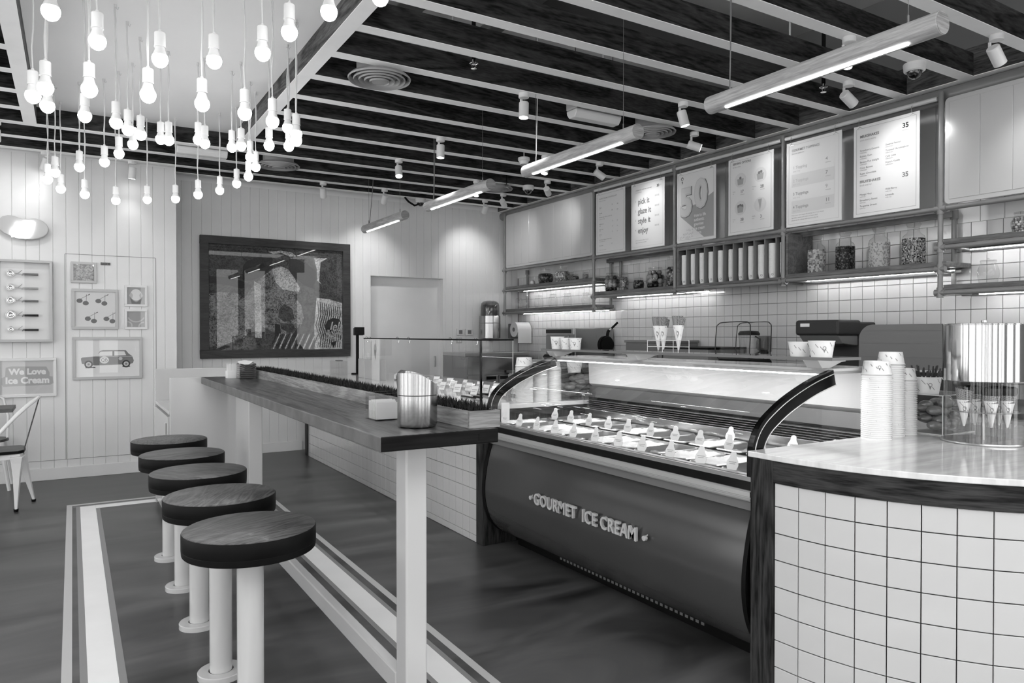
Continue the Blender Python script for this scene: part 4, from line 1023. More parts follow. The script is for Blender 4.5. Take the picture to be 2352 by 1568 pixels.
b = MB(C0); b.box(2.285, 2.315, CY0 + .03, CY1 - .03, .70, .802); b.box(3.02, 3.055, CY0 + .03, CY1 - .03, .70, .85); b.box(2.618, 2.642, CY0 + .03, CY1 - .03, .795, .801); b.build('pan_rails', 'alu', case, .002)
for y in (CY0 + .028, CY1 - .034):
    b = MB(C0); b.box(2.29, 3.08, y, y + .006, .70, .80); b.build('end_liner', 'whiteg', case)
b = MB(C0); b.prism(Fr((0, CY1 - .03, 0), (1, 0, 0), (0, 0, 1)), [(x + .02, z - .02) for x, z in gp if z > .83] + [(3.05, 1.18), (3.05, .80), (2.30, .80)], -.002, .002); b.build('end_glass', 'glass', case)
b = MB(C0); b.prism(Fr((0, CY0 + .03, 0), (1, 0, 0), (0, 0, 1)), [(x + .02, z - .02) for x, z in gp if z > .83] + [(3.05, 1.18), (3.05, .80), (2.30, .80)], -.002, .002); b.build('end_glass', 'glass', case)
for k, y in enumerate((2.25, 2.95, 3.65)):
    area('case_light', Vector((2.83, y, 1.18)) - Vector(C0), (0, math.radians(-14), 0), .10, .6, CASE_W, case)
b = MB(C0); b.box(2.34, 2.40, 3.97, 3.985, .80, .92); b.build('thermometer', 'frame_w', case, .003)
# raised lettering following the belly
L0 = MB(C0)
def bx(z):
    for i in range(len(belly) - 1):
        (x0, z0), (x1, z1) = belly[i], belly[i + 1]
        if z1 <= z <= z0: return x0 + (x1 - x0) * (z0 - z) / (z0 - z1)
    return 2.23
zt = .408
fl = fr_right(bx(zt + .03) - .012, 3.395, zt)
L0.text(fl, 'GOURMET  ICE CREAM', .088, 0, 0, 0, 0, 'LEFT', .007, .0018, 0, .895, 0, 3, 1.08)
split_build(L0, 'letter', 'letters', case, fix=False)
b = MB(C0)
for q_ in (-.035, .916):
    b = MB(C0); b.cyl(fl.p(q_, .026, 0), fl.p(q_, .026, .014), .012, n=16); b.tube([fl.p(q_ + .008, .034, .008), fl.p(q_ + .020, .046, .008)], .003, 6); b.build('cherry_stud', 'letters', case)

# glass serving shelf on white brackets on top of the case
c = Vector((2.8, 2.96, 1.255)); gs = thing('glass_shelf', 'narrow dark edged glass shelf on white brackets above the ice cream case', 'shelf', c)
b = MB(c); b.box(2.70, 2.90, 1.875, 4.06, 1.249, 1.261); b.build('glass_plate', 'acryl', gs)
b = MB(c)
for bb in ((2.6985, 2.70, 1.875, 4.06), (2.90, 2.9015, 1.875, 4.06), (2.70, 2.90, 1.8735, 1.875), (2.70, 2.90, 4.06, 4.0615)): b.box(bb[0], bb[1], bb[2], bb[3], 1.2485, 1.2615)
b.build('dark_edge', 'grey', gs)
for y in (1.945, 3.12, 3.93):
    b = MB(c); fr = Fr((0, y, 0), (1, 0, 0), (0, 0, 1)); b.prism(fr, [(2.735, 1.213), (2.79, 1.213), (2.87, 1.238), (2.90, 1.240), (2.90, 1.249), (2.705, 1.249)], -.075, .0); b.build('bracket', 'whiteg', gs, .002)

# gelato pans with their mounds
def pan_proto(kind):
    rg = random.Random(kind); t = thing('gelato_pan', 'x', 'ice cream pan'); hx, hy = .148, .083
    def rr(ax_, ay, r, n=5): 
        out = []
        for cx_, cy_, a0 in ((ax_ - r, ay - r, 0), (-ax_ + r, ay - r, PI / 2), (-ax_ + r, -ay + r, PI), (ax_ - r, -ay + r, 1.5 * PI)): out += arc((cx_, cy_), r, a0, a0 + PI / 2, n)
        return out
    o = rr(hx, hy, .035); i1 = rr(hx - .006, hy - .006, .031); i2 = rr(hx - .012, hy - .012, .026); n = len(o)
    vs = [(x, y, .0) for x, y in o] + [(x, y, .004) for x, y in i1] + [(x, y, -.09) for x, y in i2] + [(x, y, -.006) for x, y in o]
    fs = []
    for q in range(n):
        p = (q + 1) % n; fs += [(q, p, n + p, n + q), (n + q, n + p, 2 * n + p, 2 * n + q), (3 * n + q, 3 * n + p, p, q)]
    fs.append(tuple(range(2 * n, 3 * n)))
    b = MB(); b.add(vs, fs, 0, True); b.build('steel_pan', 'alu', t, sharp=30)
    b = MB(); gx, gy = 18, 12; lvl = (-.012, -.05, -.008, -.030)[kind % 4]; vs = []; fs = []
    for i in range(gx + 1):
        for j in range(gy + 1):
            u, v = i / gx * 2 - 1, j / gy * 2 - 1; x = u * (hx - .010); y = v * (hy - .010)
            e = max(abs(u), abs(v)); m_ = (1 - e ** 4)
            z = lvl + m_ * ((.018 if kind % 4 != 1 else .004) + .009 * math.sin(u * (9 + kind) + kind) * math.cos(v * 5 + u * 4 + kind)) + rg.uniform(-.0025, .0025) * m_
            vs.append((x, y, z))
    for i in range(gx):
        for j in range(gy): a_ = i * (gy + 1) + j; fs.append((a_, a_ + gy + 1, a_ + gy + 2, a_ + 1))
    b.add(vs, fs, 0, True); b.build('ice_cream', ('cream', 'cream2', 'cream', 'cream3')[kind % 4], t, sharp=80)
    return t
protos = [pan_proto(k) for k in range(4)]; usedp = set()
def tagp():
    t = thing('flavour_tag', 'x', 'price tag'); b = MB(); fr = Fr((0, 0, 0), (0, -1, 0), (.25, 0, .97))
    pts = arc((0, .028), .026, -2.45 + PI * 0, -.69, 0) if False else []
    low = [(.024 * math.sin(a_), .024 - .026 * math.cos(a_)) for a_ in [-.6 - PI + PI * 2]]
    pts = [(-.020, -.004), (.020, -.004), (.027, .016), (.024, .032), (.016, .044), (.0135, .052), (.014, .060), (.010, .068), (0, .072), (-.010, .068), (-.014, .060), (-.0135, .052), (-.016, .044), (-.024, .032), (-.027, .016)]
    b.prism(fr, pts, -.001, .001); b.build('card', 'paper', t)
    b = MB(); 
    for k, (w_, y_) in enumerate(((.034, .026), (.026, .019))): b.rect(fr, -w_ / 2, y_, w_ / 2, y_ + .003, .0014, 0)
    b.build('lettering', 'inkl', t, fix=False)
    return t
TG = tagp(); ftag = True
for row, x in enumerate((2.467, 2.830)):
    for k in range(11):
        y = 3.905 - k * .1845; kd = (k * 7 + row * 5 + (k // 3)) % 4
        if kd not in usedp: p = protos[kd]; usedp.add(kd)
        else: p = copy_tree(protos[kd])
        p.location = (x, y, .800); p['label'] = '%s pan from the right in the %s row of the ice cream case' % (('front', 'back')[row] and ordw(11 - k), ('front', 'back')[row]); p['group'] = 'steel pans of ice cream in the case'
        f = TG if ftag else copy_tree(TG); ftag = False
        f.location = (x - .150 + (.02 if row else .0), y + .005 * ((k * 5) % 3 - 1), .806); f.scale = (1, 1, 1)
        f.rotation_euler = (0, 0, .35 - .1 * (k % 3)); f['label'] = 'white flavour tag before the %s pan from the right, %s row' % (ordw(11 - k), ('front', 'back')[row]); f['group'] = 'white flavour tags in the ice cream case'
for k, (x, y) in enumerate(((2.90, 2.60), (2.90, 2.42), (2.90, 2.22), (2.94, 2.03))):
    f = copy_tree(TG); f.location = (x, y, .812); f.rotation_euler = (0, 0, .2); f['label'] = 'white flavour tag at the very back of the pans, %s from the right' % ordw(4 - k); f['group'] = 'white flavour tags in the ice cream case'
c = Vector((2.95, 3.86, .80)); t = thing('glass_jug', 'clear plastic jug standing at the far end inside the case', 'jug', c)
b = MB(c); b.lathe(c, [(0, 0), (.03, 0), (.034, .10), (.05, .17), (.047, .175)], 20); b.build('jug_body', 'acryl', t)

# ================================================================== LEFT COUNTER (tiled, with glass guard)
LX, LY0, LY1 = 2.25, 4.13, 8.09
c0 = (2.65, 6.1, 0)
lc = thing('tiled_counter', 'long white tiled service counter with dark wooden ends left of the case', 'counter', c0)
b = MB(c0); b.box(LX, 3.42, LY0, LY1, 0, .86); b.build('body', 'grout', lc)
b = MB(c0); b.box(LX - .008, 3.45, LY0 - .09, LY1 + .09, .872, .90); b.build('worktop', 'marble', lc, .002)
b = MB(c0); b.box(LX - .006, 3.44, LY0 - .088, LY1 + .088, .845, .872); b.build('wood_edge', 'cwood_h', lc, .002)
b = MB(c0); b.box(LX - .010, 3.44, LY0 - .088, LY0, 0, .845); b.build('end_post', 'cwood', lc, .003)
b = MB(c0); b.box(LX - .010, 3.44, LY1, LY1 + .088, 0, .845); b.build('end_post', 'cwood', lc, .003)
cells = [(y, z) for y in [LY0 + .1 * k for k in range(39)] for z in [.1 * r - .06 for r in range(1, 9)] + [-.0]]
cells = []
for k in range(39):
    for r in range(8): cells.append((LY0 + .1 * k, .045 + .1 * r))
vent = {(k, 2) for k in (24, 25, 26)}
cells = [(y, z) for (y, z) in cells if not (6.50 < y < 6.78 and abs(z - .245) < .02)]
cells.sort(key=lambda q: q[0])
tile_field(lc, cells, lambda q: ((LX, q[0] + .1, q[1]), -PI / 2))
T2 = tile_mesh(.1, .045); b = MB()
for k in range(39): put('tile', T2, lc, Vector((LX, LY0 + .1 * k + .1, 0)) - Vector(c0), -PI / 2)
b = MB(c0); b.box(LX - .004, LX, 6.53, 6.83, .246, .344)
for k in range(4): b.box(LX - .008, LX - .002, 6.56, 6.80, .256 + k * .022, .268 + k * .022)
b.build('vent_grille', 'tile', lc, .001)
# glass sneeze guard
c = Vector((2.35, 5.28, .90)); t = thing('glass_guard', 'low clear glass guard with a thin black top rail on the tiled counter', 'glass guard', c)
b = MB(c); b.box(2.298, 2.304, 4.175, 6.395, .902, 1.318); b.build('front_pane', 'glass', t)
b = MB(c); b.box(2.304, 2.548, 4.170, 4.176, .902, 1.318); b.build('side_pane', 'glass', t)
b = MB(c); b.box(2.304, 2.50, 6.389, 6.395, .902, 1.318); b.build('side_pane', 'glass', t)
b = MB(c); b.box(2.293, 2.309, 4.165, 6.40, 1.316, 1.326); b.box(2.309, 2.55, 4.166, 4.180, 1.316, 1.326); b.build('top_rail', 'blackm', t, .001)
b = MB(c); b.box(2.294, 2.306, 4.166, 4.178, .902, 1.316); b.build('corner_seam', 'black', t)
b = MB(c); b.box(2.546, 2.549, 4.170, 4.176, .902, 1.316); b.box(2.299, 2.303, 6.394, 6.398, .902, 1.316); b.build('bright_edges', 'frame_g', t)
for y in (6.33, 6.25, 5.60, 5.37, 4.62, 4.24):
    b = MB(c); b.tube([(2.29, y, 1.326), (2.288, y, 1.332), (2.30, y, 1.335), (2.31, y, 1.325), (2.312, y, 1.30), (2.305, y, 1.288), (2.296, y, 1.292)], .0022, 6); b.build('hook', 'chrome', t)
# things on the tiled counter
c = Vector((2.66, 7.0, .90)); t = thing('straw_dispenser_card', 'white box with wrapped straws and an upright card showing an ice cream cone', 'display box', c)
b = MB(c); b.box(2.60, 2.68, 6.82, 7.42, .90, 1.10); b.build('box', 'whiteg', t, .003)
b = MB(c); b.box(2.595, 2.602, 6.80, 7.0, .90, 1.32); b.build('card', 'paper', t)
b = MB(c); fr = fr_right(2.594, 7.0, .9); b.disc(fr, .10, .31, .035, .055, .0006, 0); b.poly(fr, [(.065, .30), (.135, .30), (.10, .20)], .001, 1); b.line(fr, (.1, .33), (.125, .40), .008, .0012, 1); b.build('print', ['inkl', 'ink'], t, fix=False)
b = MB(c)
for k in range(9): b.box(2.61 + .004 * (k % 2), 2.62, 7.12 + k * .02, 7.133 + k * .02, 1.06, 1.16 + .006 * (k % 3))
b.build('wrapped_straws', 'paper', t, kind='stuff')
c = Vector((2.80, 8.02, .90)); t = thing('customer_display', 'black customer display on a thin pole behind the tiled counter', 'display', c)
b = MB(c); b.cyl((2.80, 8.02, .91), (2.80, 8.02, 1.36), .018, n=14); b.cyl((2.80, 8.02, .90), (2.80, 8.02, .912), .07, n=20); b.build('pole', 'blackm', t)
b = MB(c); b.box(2.75, 2.85, 7.96, 8.02, 1.345, 1.43); b.box(2.74, 2.86, 7.945, 7.96, 1.35, 1.44); b.build('screen_head', 'black', t, .005)
c = Vector((2.56, 7.99, .9)); t = thing('acrylic_box', 'clear acrylic tip box at the far end of the tiled counter', 'box', c)
b = MB(c)
for bb in ((2.50, 2.503, 7.87, 8.09), (2.63, 2.633, 7.87, 8.09), (2.503, 2.63, 7.87, 7.873), (2.503, 2.63, 8.087, 8.09)): b.box(bb[0], bb[1], bb[2], bb[3], .90, 1.06)
b.build('box_walls', 'acryl', t)
b = MB(c); b.box(2.54, 2.60, 7.93, 8.02, 1.055, 1.066); b.build('clip', 'ink', t, .003)
c = Vector((2.82, 6.80, .9)); t = thing('card_terminal', 'dark card terminal beside the straw box', 'card terminal', c)
b = MB(c); b.prism(Fr((0, 6.86, 0), (1, 0, 0), (0, 0, 1)), [(2.78, .90), (2.88, .90), (2.88, .99), (2.85, 1.0), (2.78, .94)], 0, .08); b.build('housing', 'grey', t, .006)
b = MB(c); b.tube([(2.80, 6.80, .94), (2.78, 6.79, .96), (2.76, 6.78, .95), (2.75, 6.76, .91)], .012, 8); b.build('paper_curl', 'paper', t)
# rows of slanted acrylic topping tags
rg = random.Random(11); k = 0
proto = None
for row in range(3):
    for q in range(6):
        x = 2.52 + row * .14; y = 4.42 + q * .27 + row * .08
        if proto is None:
            proto = thing('acrylic_tag', 'x', 'tag holder'); fr = Fr((0, 0, 0), (.25, -.97, 0), (.35, .08, .93))
            b = MB(); b.prism(fr, [(-.042, 0), (.042, 0), (.042, .085), (.03, .095), (-.03, .095), (-.042, .085)], -.003, .003); b.build('slanted_plate', 'acryl', proto)
            fr2 = Fr((.075, 0, 0), (.25, -.97, 0), (-.35, -.08, .93)); b = MB(); b.prism(fr2, [(-.042, 0), (.042, 0), (.042, .085), (-.042, .085)], -.003, .003); b.build('back_plate', 'acryl', proto)
            b = MB(); b.rect(fr, -.034, .012, .034, .078, .0045, 0); b.rect(fr, -.026, .045, .026, .052, .0052, 1); b.rect(fr, -.026, .032, .015, .038, .0052, 1); b.build('paper_insert', ['paper', 'inkl'], proto, fix=False)
            f = proto
        else: f = copy_tree(proto)
        f.location = (x, y, .902); f.rotation_euler = (0, 0, rg.uniform(-.25, .25)); k += 1
        f['label'] = 'clear acrylic topping tag on the tiled counter, %s row, %s from the case' % (('front', 'middle', 'rear')[row], ordw(q + 1)); f['group'] = 'acrylic topping tags behind the glass guard'
for j, (x, y) in enumerate(((2.45, 4.55), (2.62, 4.75))):
    c = Vector((x, y, .905)); b = MB(c); b.box(x, x + .02, y, y + .20, .90, .908); b.cyl((x + .01, y + .02, .912), (x + .01, y - .10, .912), .006, .010, n=10)
    tag(b.build('serving_tongs', ('blackm')), ('front', 'rear')[j] + ' black handled serving tongs on the tiled counter', 'tongs', 'serving tongs on the tiled counter')

# ================================================================== CURVED COUNTER in the right foreground
RC, CX, CYc = 1.02, 2.236 + 1.02, 1.790
def cpt(s_, off=0.0):
    a_ = PI + s_ / RC; return (CX + (RC + off) * math.cos(a_), CYc + (RC + off) * math.sin(a_))
c0 = (2.9, 1.4, 0)
cc = thing('curved_counter', 'curved white tiled counter with dark ash frame and marble top in the right foreground', 'counter', c0)
nA = 48; SM = RC * PI / 2
outer = [cpt(SM * i / nA, .012) for i in range(nA + 1)]
top = [(2.224, 1.905), (2.224, 1.79)] + outer[1:] + [(4.0, CYc - RC - .012), (4.0, 1.905)]
fr = Fr((0, 0, 0), (1, 0, 0), (0, 1, 0))
b = MB(c0); b.prism(fr, top, .888, .910); b.build('marble_top', 'marble', cc, .003)
bodyp = [(2.25, 1.90), (2.25, 1.79)] + [cpt(SM * i / nA, -.012) for i in range(1, nA + 1)] + [(4.0, CYc - RC + .012), (4.0, 1.90)]
b = MB(c0); b.prism(fr, bodyp, 0, .888); b.build('body', 'dgrout', cc)
def band(off0, off1, z0, z1, name, m):
    b = MB(c0); vs = []; fs = []
    for i in range(nA + 1):
        s_ = SM * i / nA; p, q = cpt(s_, off0), cpt(s_, off1); vs += [(p[0], p[1], z0), (p[0], p[1], z1), (q[0], q[1], z1), (q[0], q[1], z0)]
    for i in range(nA):
        for k_ in range(4): fs.append((4 * i + k_, 4 * i + (k_ + 1) % 4, 4 * i + 4 + (k_ + 1) % 4, 4 * i + 4 + k_))
    b.add(vs, fs, 0, True); return b.build(name, m, cc, sharp=40)
band(-.01, .006, .806, .888, 'top_rail', 'cwood_h')
b = MB(c0); b.box(2.228, 2.32, 1.79, 1.895, 0, .888); b.build('end_post', 'cwood', cc, .004)
cols = [.1 * i for i in range(16)]
Tc = tile_mesh(.1, .1, .006, 'tile'); Tt = tile_mesh(.1, .088)
for i, s_ in enumerate(cols):
    if s_ + .1 > SM + .02: break
    p = cpt(s_, -.0115 + .0055); a_ = PI + (s_ + .05) / RC
    p0 = cpt(s_, -.007); rz = a_ - PI + PI / 2 + PI
    rz = a_ + PI / 2
    for r in range(8):
        z = .716 - .1 * (r + 0) if r else .717
        me, zz_ = (Tt, .717) if r == 0 else (Tc, .717 - .1 * r)
        put('tile', me, cc, Vector((p0[0], p0[1], zz_)) - Vector(c0), rz)
T3 = tile_mesh(.1, .017)
# ================================================================== things on the curved counter
MZ = .910
def cup_profile(r0, r1, h): return [(0, 0), (r0, 0), (r1, h), (r1 + .0018, h + .001), (r1 + .0018, h + .004), (r1, h + .005)]
def cup_print(b, c, r0, r1, h, n=20, logo=None, mi=0, up=True, seed=0):
    """slanted dashes wrapped on the cup wall, plus a small cone mark"""
    rg = random.Random(seed)
    def P(a_, z): r = r0 + (r1 - r0) * z / h + .0006; return Vector(c) + Vector((r * math.cos(a_), r * math.sin(a_), z))
    for i in range(n):
        a0 = 2 * PI * i / n + .1; z0 = h * (.15 + .62 * ((i * 5) % 7) / 7.0); L = h * rg.uniform(.16, .30); da = L / max(r0, r1) * 1.0; w_ = .0019
        b.add([P(a0, z0 + L), P(a0 + w_ / r1, z0 + L + w_), P(a0 + da, z0 + w_), P(a0 + da - w_ / r1, z0)], [(0, 1, 2, 3)], mi)
    if logo is not None:
        s_ = h * .16; a_ = logo
        def Q(x, y): return P(a_ - x / r1, h * .5 + y)
        n_ = 12
        for k in range(0, n_, 1):
            t0, t1 = 2 * PI * k / n_, 2 * PI * (k + 1) / n_
            b.add([Q(s_ * .55 * math.cos(t0), s_ * .45 + s_ * .55 * math.sin(t0)), Q(s_ * .8 * math.cos(t0), s_ * .45 + s_ * .8 * math.sin(t0)), Q(s_ * .8 * math.cos(t1), s_ * .45 + s_ * .8 * math.sin(t1)), Q(s_ * .55 * math.cos(t1), s_ * .45 + s_ * .55 * math.sin(t1))], [(0, 1, 2, 3)], mi)
        b.add([Q(-s_ * .5, -s_ * .2), Q(s_ * .5, -s_ * .2), Q(0, -s_ * 1.5)], [(0, 1, 2)], mi)
    return b
def stack(x, y, z, r_rim, r_base, cup_h, n, pitch, lab, grp, up=False, logo=3.9, lean=0.0):
    """a nested stack standing on rims, the topmost cup showing whole"""
    c = Vector((x, y, z)); t = thing('cup_stack', lab, 'cups', c, grp)
    b = MB(c); prof = []
    for i in range(n):
        zz = i * pitch; prof += [(r_rim + .002, zz), (r_rim + .002, zz + pitch * .4), (r_rim - .0022, zz + pitch * .5), (r_rim - .0032, zz + pitch * .98)]
    b.lathe(c, prof, 36, sharp if False else 0); b.build('nested_rims', 'cup', t, sharp=20)
    zt_ = (n - 1) * pitch; b = MB(c); b.lathe(c, [(r_rim + .002, zt_), (r_rim + .002, zt_ + .004), (r_rim - .001, zt_ + .006), (r_base, zt_ + cup_h), (r_base - .004, zt_ + cup_h), (r_base - .006, zt_ + cup_h - .005), (0, zt_ + cup_h - .005)], 36); b.build('top_cup', 'cup', t, sharp=40)
    b = MB(c); cup_print(b, c + Vector((0, 0, zt_ + .006)), r_rim, r_base + .0006, cup_h - .008, 16, logo, 0, seed=n); 
    for k in range(40):
        a_ = 2 * PI * (k * .381966); zz = c.z + (k / 40.0) * zt_; r = r_rim + .0022
        b.add([Vector((x + r * math.cos(a_ + q[0]), y + r * math.sin(a_ + q[0]), zz + q[1])) for q in ((0, 0), (.05, -.005), (.055, -.0035), (.005, .0015))], [(0, 1, 2, 3)])
    b.build('print', 'cupink', t, fix=False)
    return t
stack(2.972, 1.848, MZ, .0600, .0510, .060, 34, .0083, 'tall front stack of white paper cups on the marble counter', 'stacks of paper cups on the marble counter')
stack(3.110, 1.868, MZ, .0560, .0470, .056, 38, .0085, 'taller middle stack of white paper cups, second behind the front stack', 'stacks of paper cups on the marble counter', logo=None)
stack(3.222, 1.868, MZ, .0480, .0390, .055, 30, .0083, 'rear right stack of smaller paper cups next to the acrylic box', 'stacks of paper cups on the marble counter', logo=None)
def bowl_cup(x, y, z, r, h, lab, grp=None, logo=3.9, name='paper_cup', cat='cup'):
    c = Vector((x, y, z)); t = thing(name, lab, cat, c, grp)
    b = MB(c); b.lathe(c, [(0, .003), (r * .80, .003), (r * .80, 0), (r * .81, 0), (r, h), (r + .002, h + .001), (r + .002, h + .004), (r - .001, h + .004), (r * .80, .006), (0, .006)], 36); b.build('wall', 'cup', t, sharp=40)
    b = MB(c); cup_print(b, c, r * .81, r, h, 16, logo, 0, seed=int(x * 100)); b.build('print', 'cupink', t, fix=False)
    return t
# acrylic glove box with the spoon cup on top
c = Vector((3.42, 1.81, MZ)); t = thing('acrylic_box', 'clear acrylic box stuffed with plastic bags beside the cup stacks', 'box', c)
x0, x1, y0, y1, z1 = 3.285, 3.56, 1.735, 1.895, MZ + .175
b = MB(c)
for bb in ((x0, x0 + .004, y0, y1, MZ, z1), (x1 - .004, x1, y0, y1, MZ, z1), (x0 + .004, x1 - .004, y0, y0 + .004, MZ, z1), (x0 + .004, x1 - .004, y1 - .004, y1, MZ, z1), (x0, x1, y0, y1, z1, z1 + .004)): b.box(*bb)
b.build('box_walls', 'acryl', t)
b = MB(c)
for (a_, q) in (((x0, y0), (x0, y1)), ((x0, y0), (x1, y0)), ((x0, y1), (x1, y1)), ((x1, y0), (x1, y1))):
    b.cyl((a_[0], a_[1], z1 + .002), (q[0], q[1], z1 + .002), .0022, n=6); b.cyl((a_[0], a_[1], MZ + .002), (q[0], q[1], MZ + .002), .0022, n=6)
for a_ in ((x0, y0), (x1, y0), (x0, y1)): b.cyl((a_[0], a_[1], MZ), (a_[0], a_[1], z1), .0022, n=6)
b.build('polished_edges', 'frame_w', t)
b = MB(c); rg = random.Random(5)
for k in range(34):
    b.ball((rg.uniform(x0 + .04, x1 - .04), rg.uniform(y0 + .035, y1 - .035), MZ + .02 + .115 * (k / 34.0) + rg.uniform(0, .02)), rg.uniform(.026, .036), 14, 9, 0, (1.25, .9, .6))
ob = b.build('stuffed_bags', M.setdefault('bags', mat('grey_plastic_bags', 128, .3, vary=35, vscale=14, bump=.8, bscale=22, coat=.5)), t, kind='stuff')
tb = bowl_cup(3.345, 1.838, z1 + .004, .060, .072, 'paper bowl full of dark spoons on top of the acrylic bag box')
b = MB(Vector((3.345, 1.838, z1 + .004)))
for k in range(24):
    a_ = k * 2.4; r = .045 * math.sqrt((k + 1) / 24); p = Vector((3.345 + r * math.cos(a_), 1.838 + r * math.sin(a_), z1 + .012)); d = Vector((.22 * math.cos(a_), .22 * math.sin(a_), 1)).normalized(); n_ = d.cross(Vector((.3, .95, 0))).normalized()
    e = p + d * (.098 + .012 * (k % 3)); b.add([p - n_ * .003, p + n_ * .003, e + n_ * .0045, e - n_ * .0045], [(0, 1, 2, 3)])
b.build('spoons', 'napkin', tb, fix=False, kind='stuff')
stack(2.62, 4.145, .901, .0600, .0510, .060, 30, .0083, 'left cup stack seen through the far glass end of the case', 'cup stacks on the tiled counter', logo=None)
stack(2.745, 4.150, .901, .0570, .0480, .058, 26, .0083, 'middle cup stack seen through the far glass end of the case', 'cup stacks on the tiled counter', logo=None)
stack(2.865, 4.155, .901, .0560, .0470, .058, 26, .0083, 'right cup stack seen through the far glass end of the case', 'cup stacks on the tiled counter', logo=None)
c = Vector((3.14, 4.20, .901)); t = thing('acrylic_box', 'clear acrylic bag box on the tiled counter beyond the far end of the case', 'box', c)
x0, x1, y0, y1, z1 = 2.955, 3.30, 4.09, 4.29, 1.085
b = MB(c)
for bb in ((x0, x0 + .004, y0, y1, .901, z1), (x1 - .004, x1, y0, y1, .901, z1), (x0 + .004, x1 - .004, y0, y0 + .004, .901, z1), (x0 + .004, x1 - .004, y1 - .004, y1, .901, z1), (x0, x1, y0, y1, z1, z1 + .004)): b.box(*bb)
b.build('box_walls', 'acryl', t)
b = MB(c)
for k in range(34): b.ball((rg.uniform(x0 + .045, x1 - .045), rg.uniform(y0 + .04, y1 - .04), .925 + .12 * (k / 34.0) + rg.uniform(0, .02)), rg.uniform(.028, .04), 14, 9, 0, (1.2, .9, .6))
b.build('stuffed_bags', 'bags', t, kind='stuff')
bowl_cup(3.06, 4.17, z1 + .004, .055, .066, 'paper bowl on top of the acrylic bag box beyond the case', None, None)
c = Vector((3.36, 4.62, .90)); t = thing('till_screen', 'black tilted till screen behind the far end of the case', 'screen', c)
b = MB(c); b.prism(Fr((0, 4.82, 0), (1, 0, 0), (0, 0, 1)), [(3.22, 1.18), (3.24, 1.20), (3.42, .98), (3.40, .96)], 0, .38); b.build('screen', 'black', t, .004)
b = MB(c); b.box(3.33, 3.40, 4.58, 4.66, .90, 1.02); b.box(3.28, 3.42, 4.52, 4.72, .90, .912); b.build('stand', 'blackm', t)
# rotating cone dispenser
c = Vector((3.25, 1.55, MZ)); D = thing('cone_dispenser', 'large chrome topped acrylic cone display drum at the right end of the marble counter', 'dispenser', c)
R = .150
b = MB(c); b.lathe(c, [(0, 0), (R + .004, 0), (R + .006, .004), (R + .004, .009), (0, .009)], 56); b.build('base_disc', 'alu', D)
b = MB(c); b.lathe(c, [(R - .006, .009), (R - .006, .262), (R - .009, .262), (R - .009, .009)], 56); b.build('clear_cylinder', 'acryl', D)
b = MB(c); b.lathe(c, [(R - .004, .255), (R, .258), (R, .487), (R + .002, .489), (R + .002, .492), (R - .004, .494), (0, .496)], 64); b.build('steel_drum', M.setdefault('drum', mat('mirror_steel', 200, .12, 1.0)), D)
b = MB(c); b.lathe(c, [(0, .496), (.012, .498), (.010, .508), (0, .51)], 16); b.build('lid_knob', 'alu', D)
b = MB(c); b.cyl(c, c + Vector((0, 0, .13)), .006, n=12); b.build('spindle', 'alu', D)
b = MB(c); b.lathe(c, [(.0, .128), (R - .022, .128), (R - .020, .131), (R - .022, .134), (0, .134)], 48); b.build('holder_disc', 'acryl', D)
b = MB(c); b.tube([c + Vector(((R - .021) * math.cos(2 * PI * k / 40), (R - .021) * math.sin(2 * PI * k / 40), .131)) for k in range(40)], .0022, 6, closed=True); b.build('disc_rim', 'ink', D)
for y_ in (-.06, .05):
    b = MB(c); b.box(c.x - .1, c.x + .10, c.y + y_, c.y + y_ + .002, MZ + .009, MZ + .255); b.build('divider', 'acryl', D)
cone_spots = [(-.085, .035, 0), (-.055, -.055, 1), (.010, -.085, 1), (-.01, .03, 1), (.06, -.03, 1), (.055, .07, 0)]
def cone(x, y, z, lab, grp, dipped, h=.115, r=.026, tilt=(0, 0)):
    c_ = Vector((x, y, z)); t_ = thing('wafer_cone', lab, 'ice cream cone', c_, grp)
    b_ = MB(c_); b_.lathe(c_, [(.004, 0), (r, h), (r - .0012, h), (.003, .002)], 20); b_.build('paper_sleeve', 'cup', t_)
    b_ = MB(c_); cup_print(b_, c_ + Vector((0, 0, h * .3)), r * .35, r, h * .66, 9, 3.7, 0, seed=3); b_.build('print', 'cupink', t_, fix=False)
    b_ = MB(c_); n = 20; vs = []; fs = []
    for i in range(n + 1):
        a_ = 2 * PI * i / n * 1.08; rr = r * .96 + .0008 * i / n * 3
        top_ = .040 + .012 * math.sin(a_ * .5 + 1)
        vs += [c_ + Vector((rr * .92 * math.cos(a_), rr * .92 * math.sin(a_), h - .01)), c_ + Vector((rr * 1.22 * math.cos(a_), rr * 1.22 * math.sin(a_), h + top_))]
    for i in range(n): fs.append((2 * i, 2 * i + 2, 2 * i + 3, 2 * i + 1))
    b_.add(vs, fs, 0, True); w_ = b_.build('wafer', 'wafgrid', t_, fix=False)
    if dipped:
        b_ = MB(c_); b_.lathe(c_, [(r * 1.16, h + .022), (r * 1.32, h + .034), (r * 1.30, h + .052), (r * 1.05, h + .056), (0, h + .050)], 20); b_.build('chocolate_rim', 'waffled', t_)
    return t_
def wafgrid():
    m, nt, bs = new_mat('waffle_grid'); tc = nt.nodes.new('ShaderNodeTexCoord'); mp = nt.nodes.new('ShaderNodeMapping'); mp.inputs['Rotation'].default_value = (.6, .8, .785)
    ck = nt.nodes.new('ShaderNodeTexChecker'); ck.inputs['Scale'].default_value = 190; ck.inputs[1].default_value = g4(150); ck.inputs[2].default_value = g4(92)
    nt.links.new(tc.outputs['Object'], mp.inputs[0]); nt.links.new(mp.outputs[0], ck.inputs[0]); nt.links.new(ck.outputs[0], bs.inputs['Base Color']); bs.inputs['Roughness'].default_value = .7
    return m
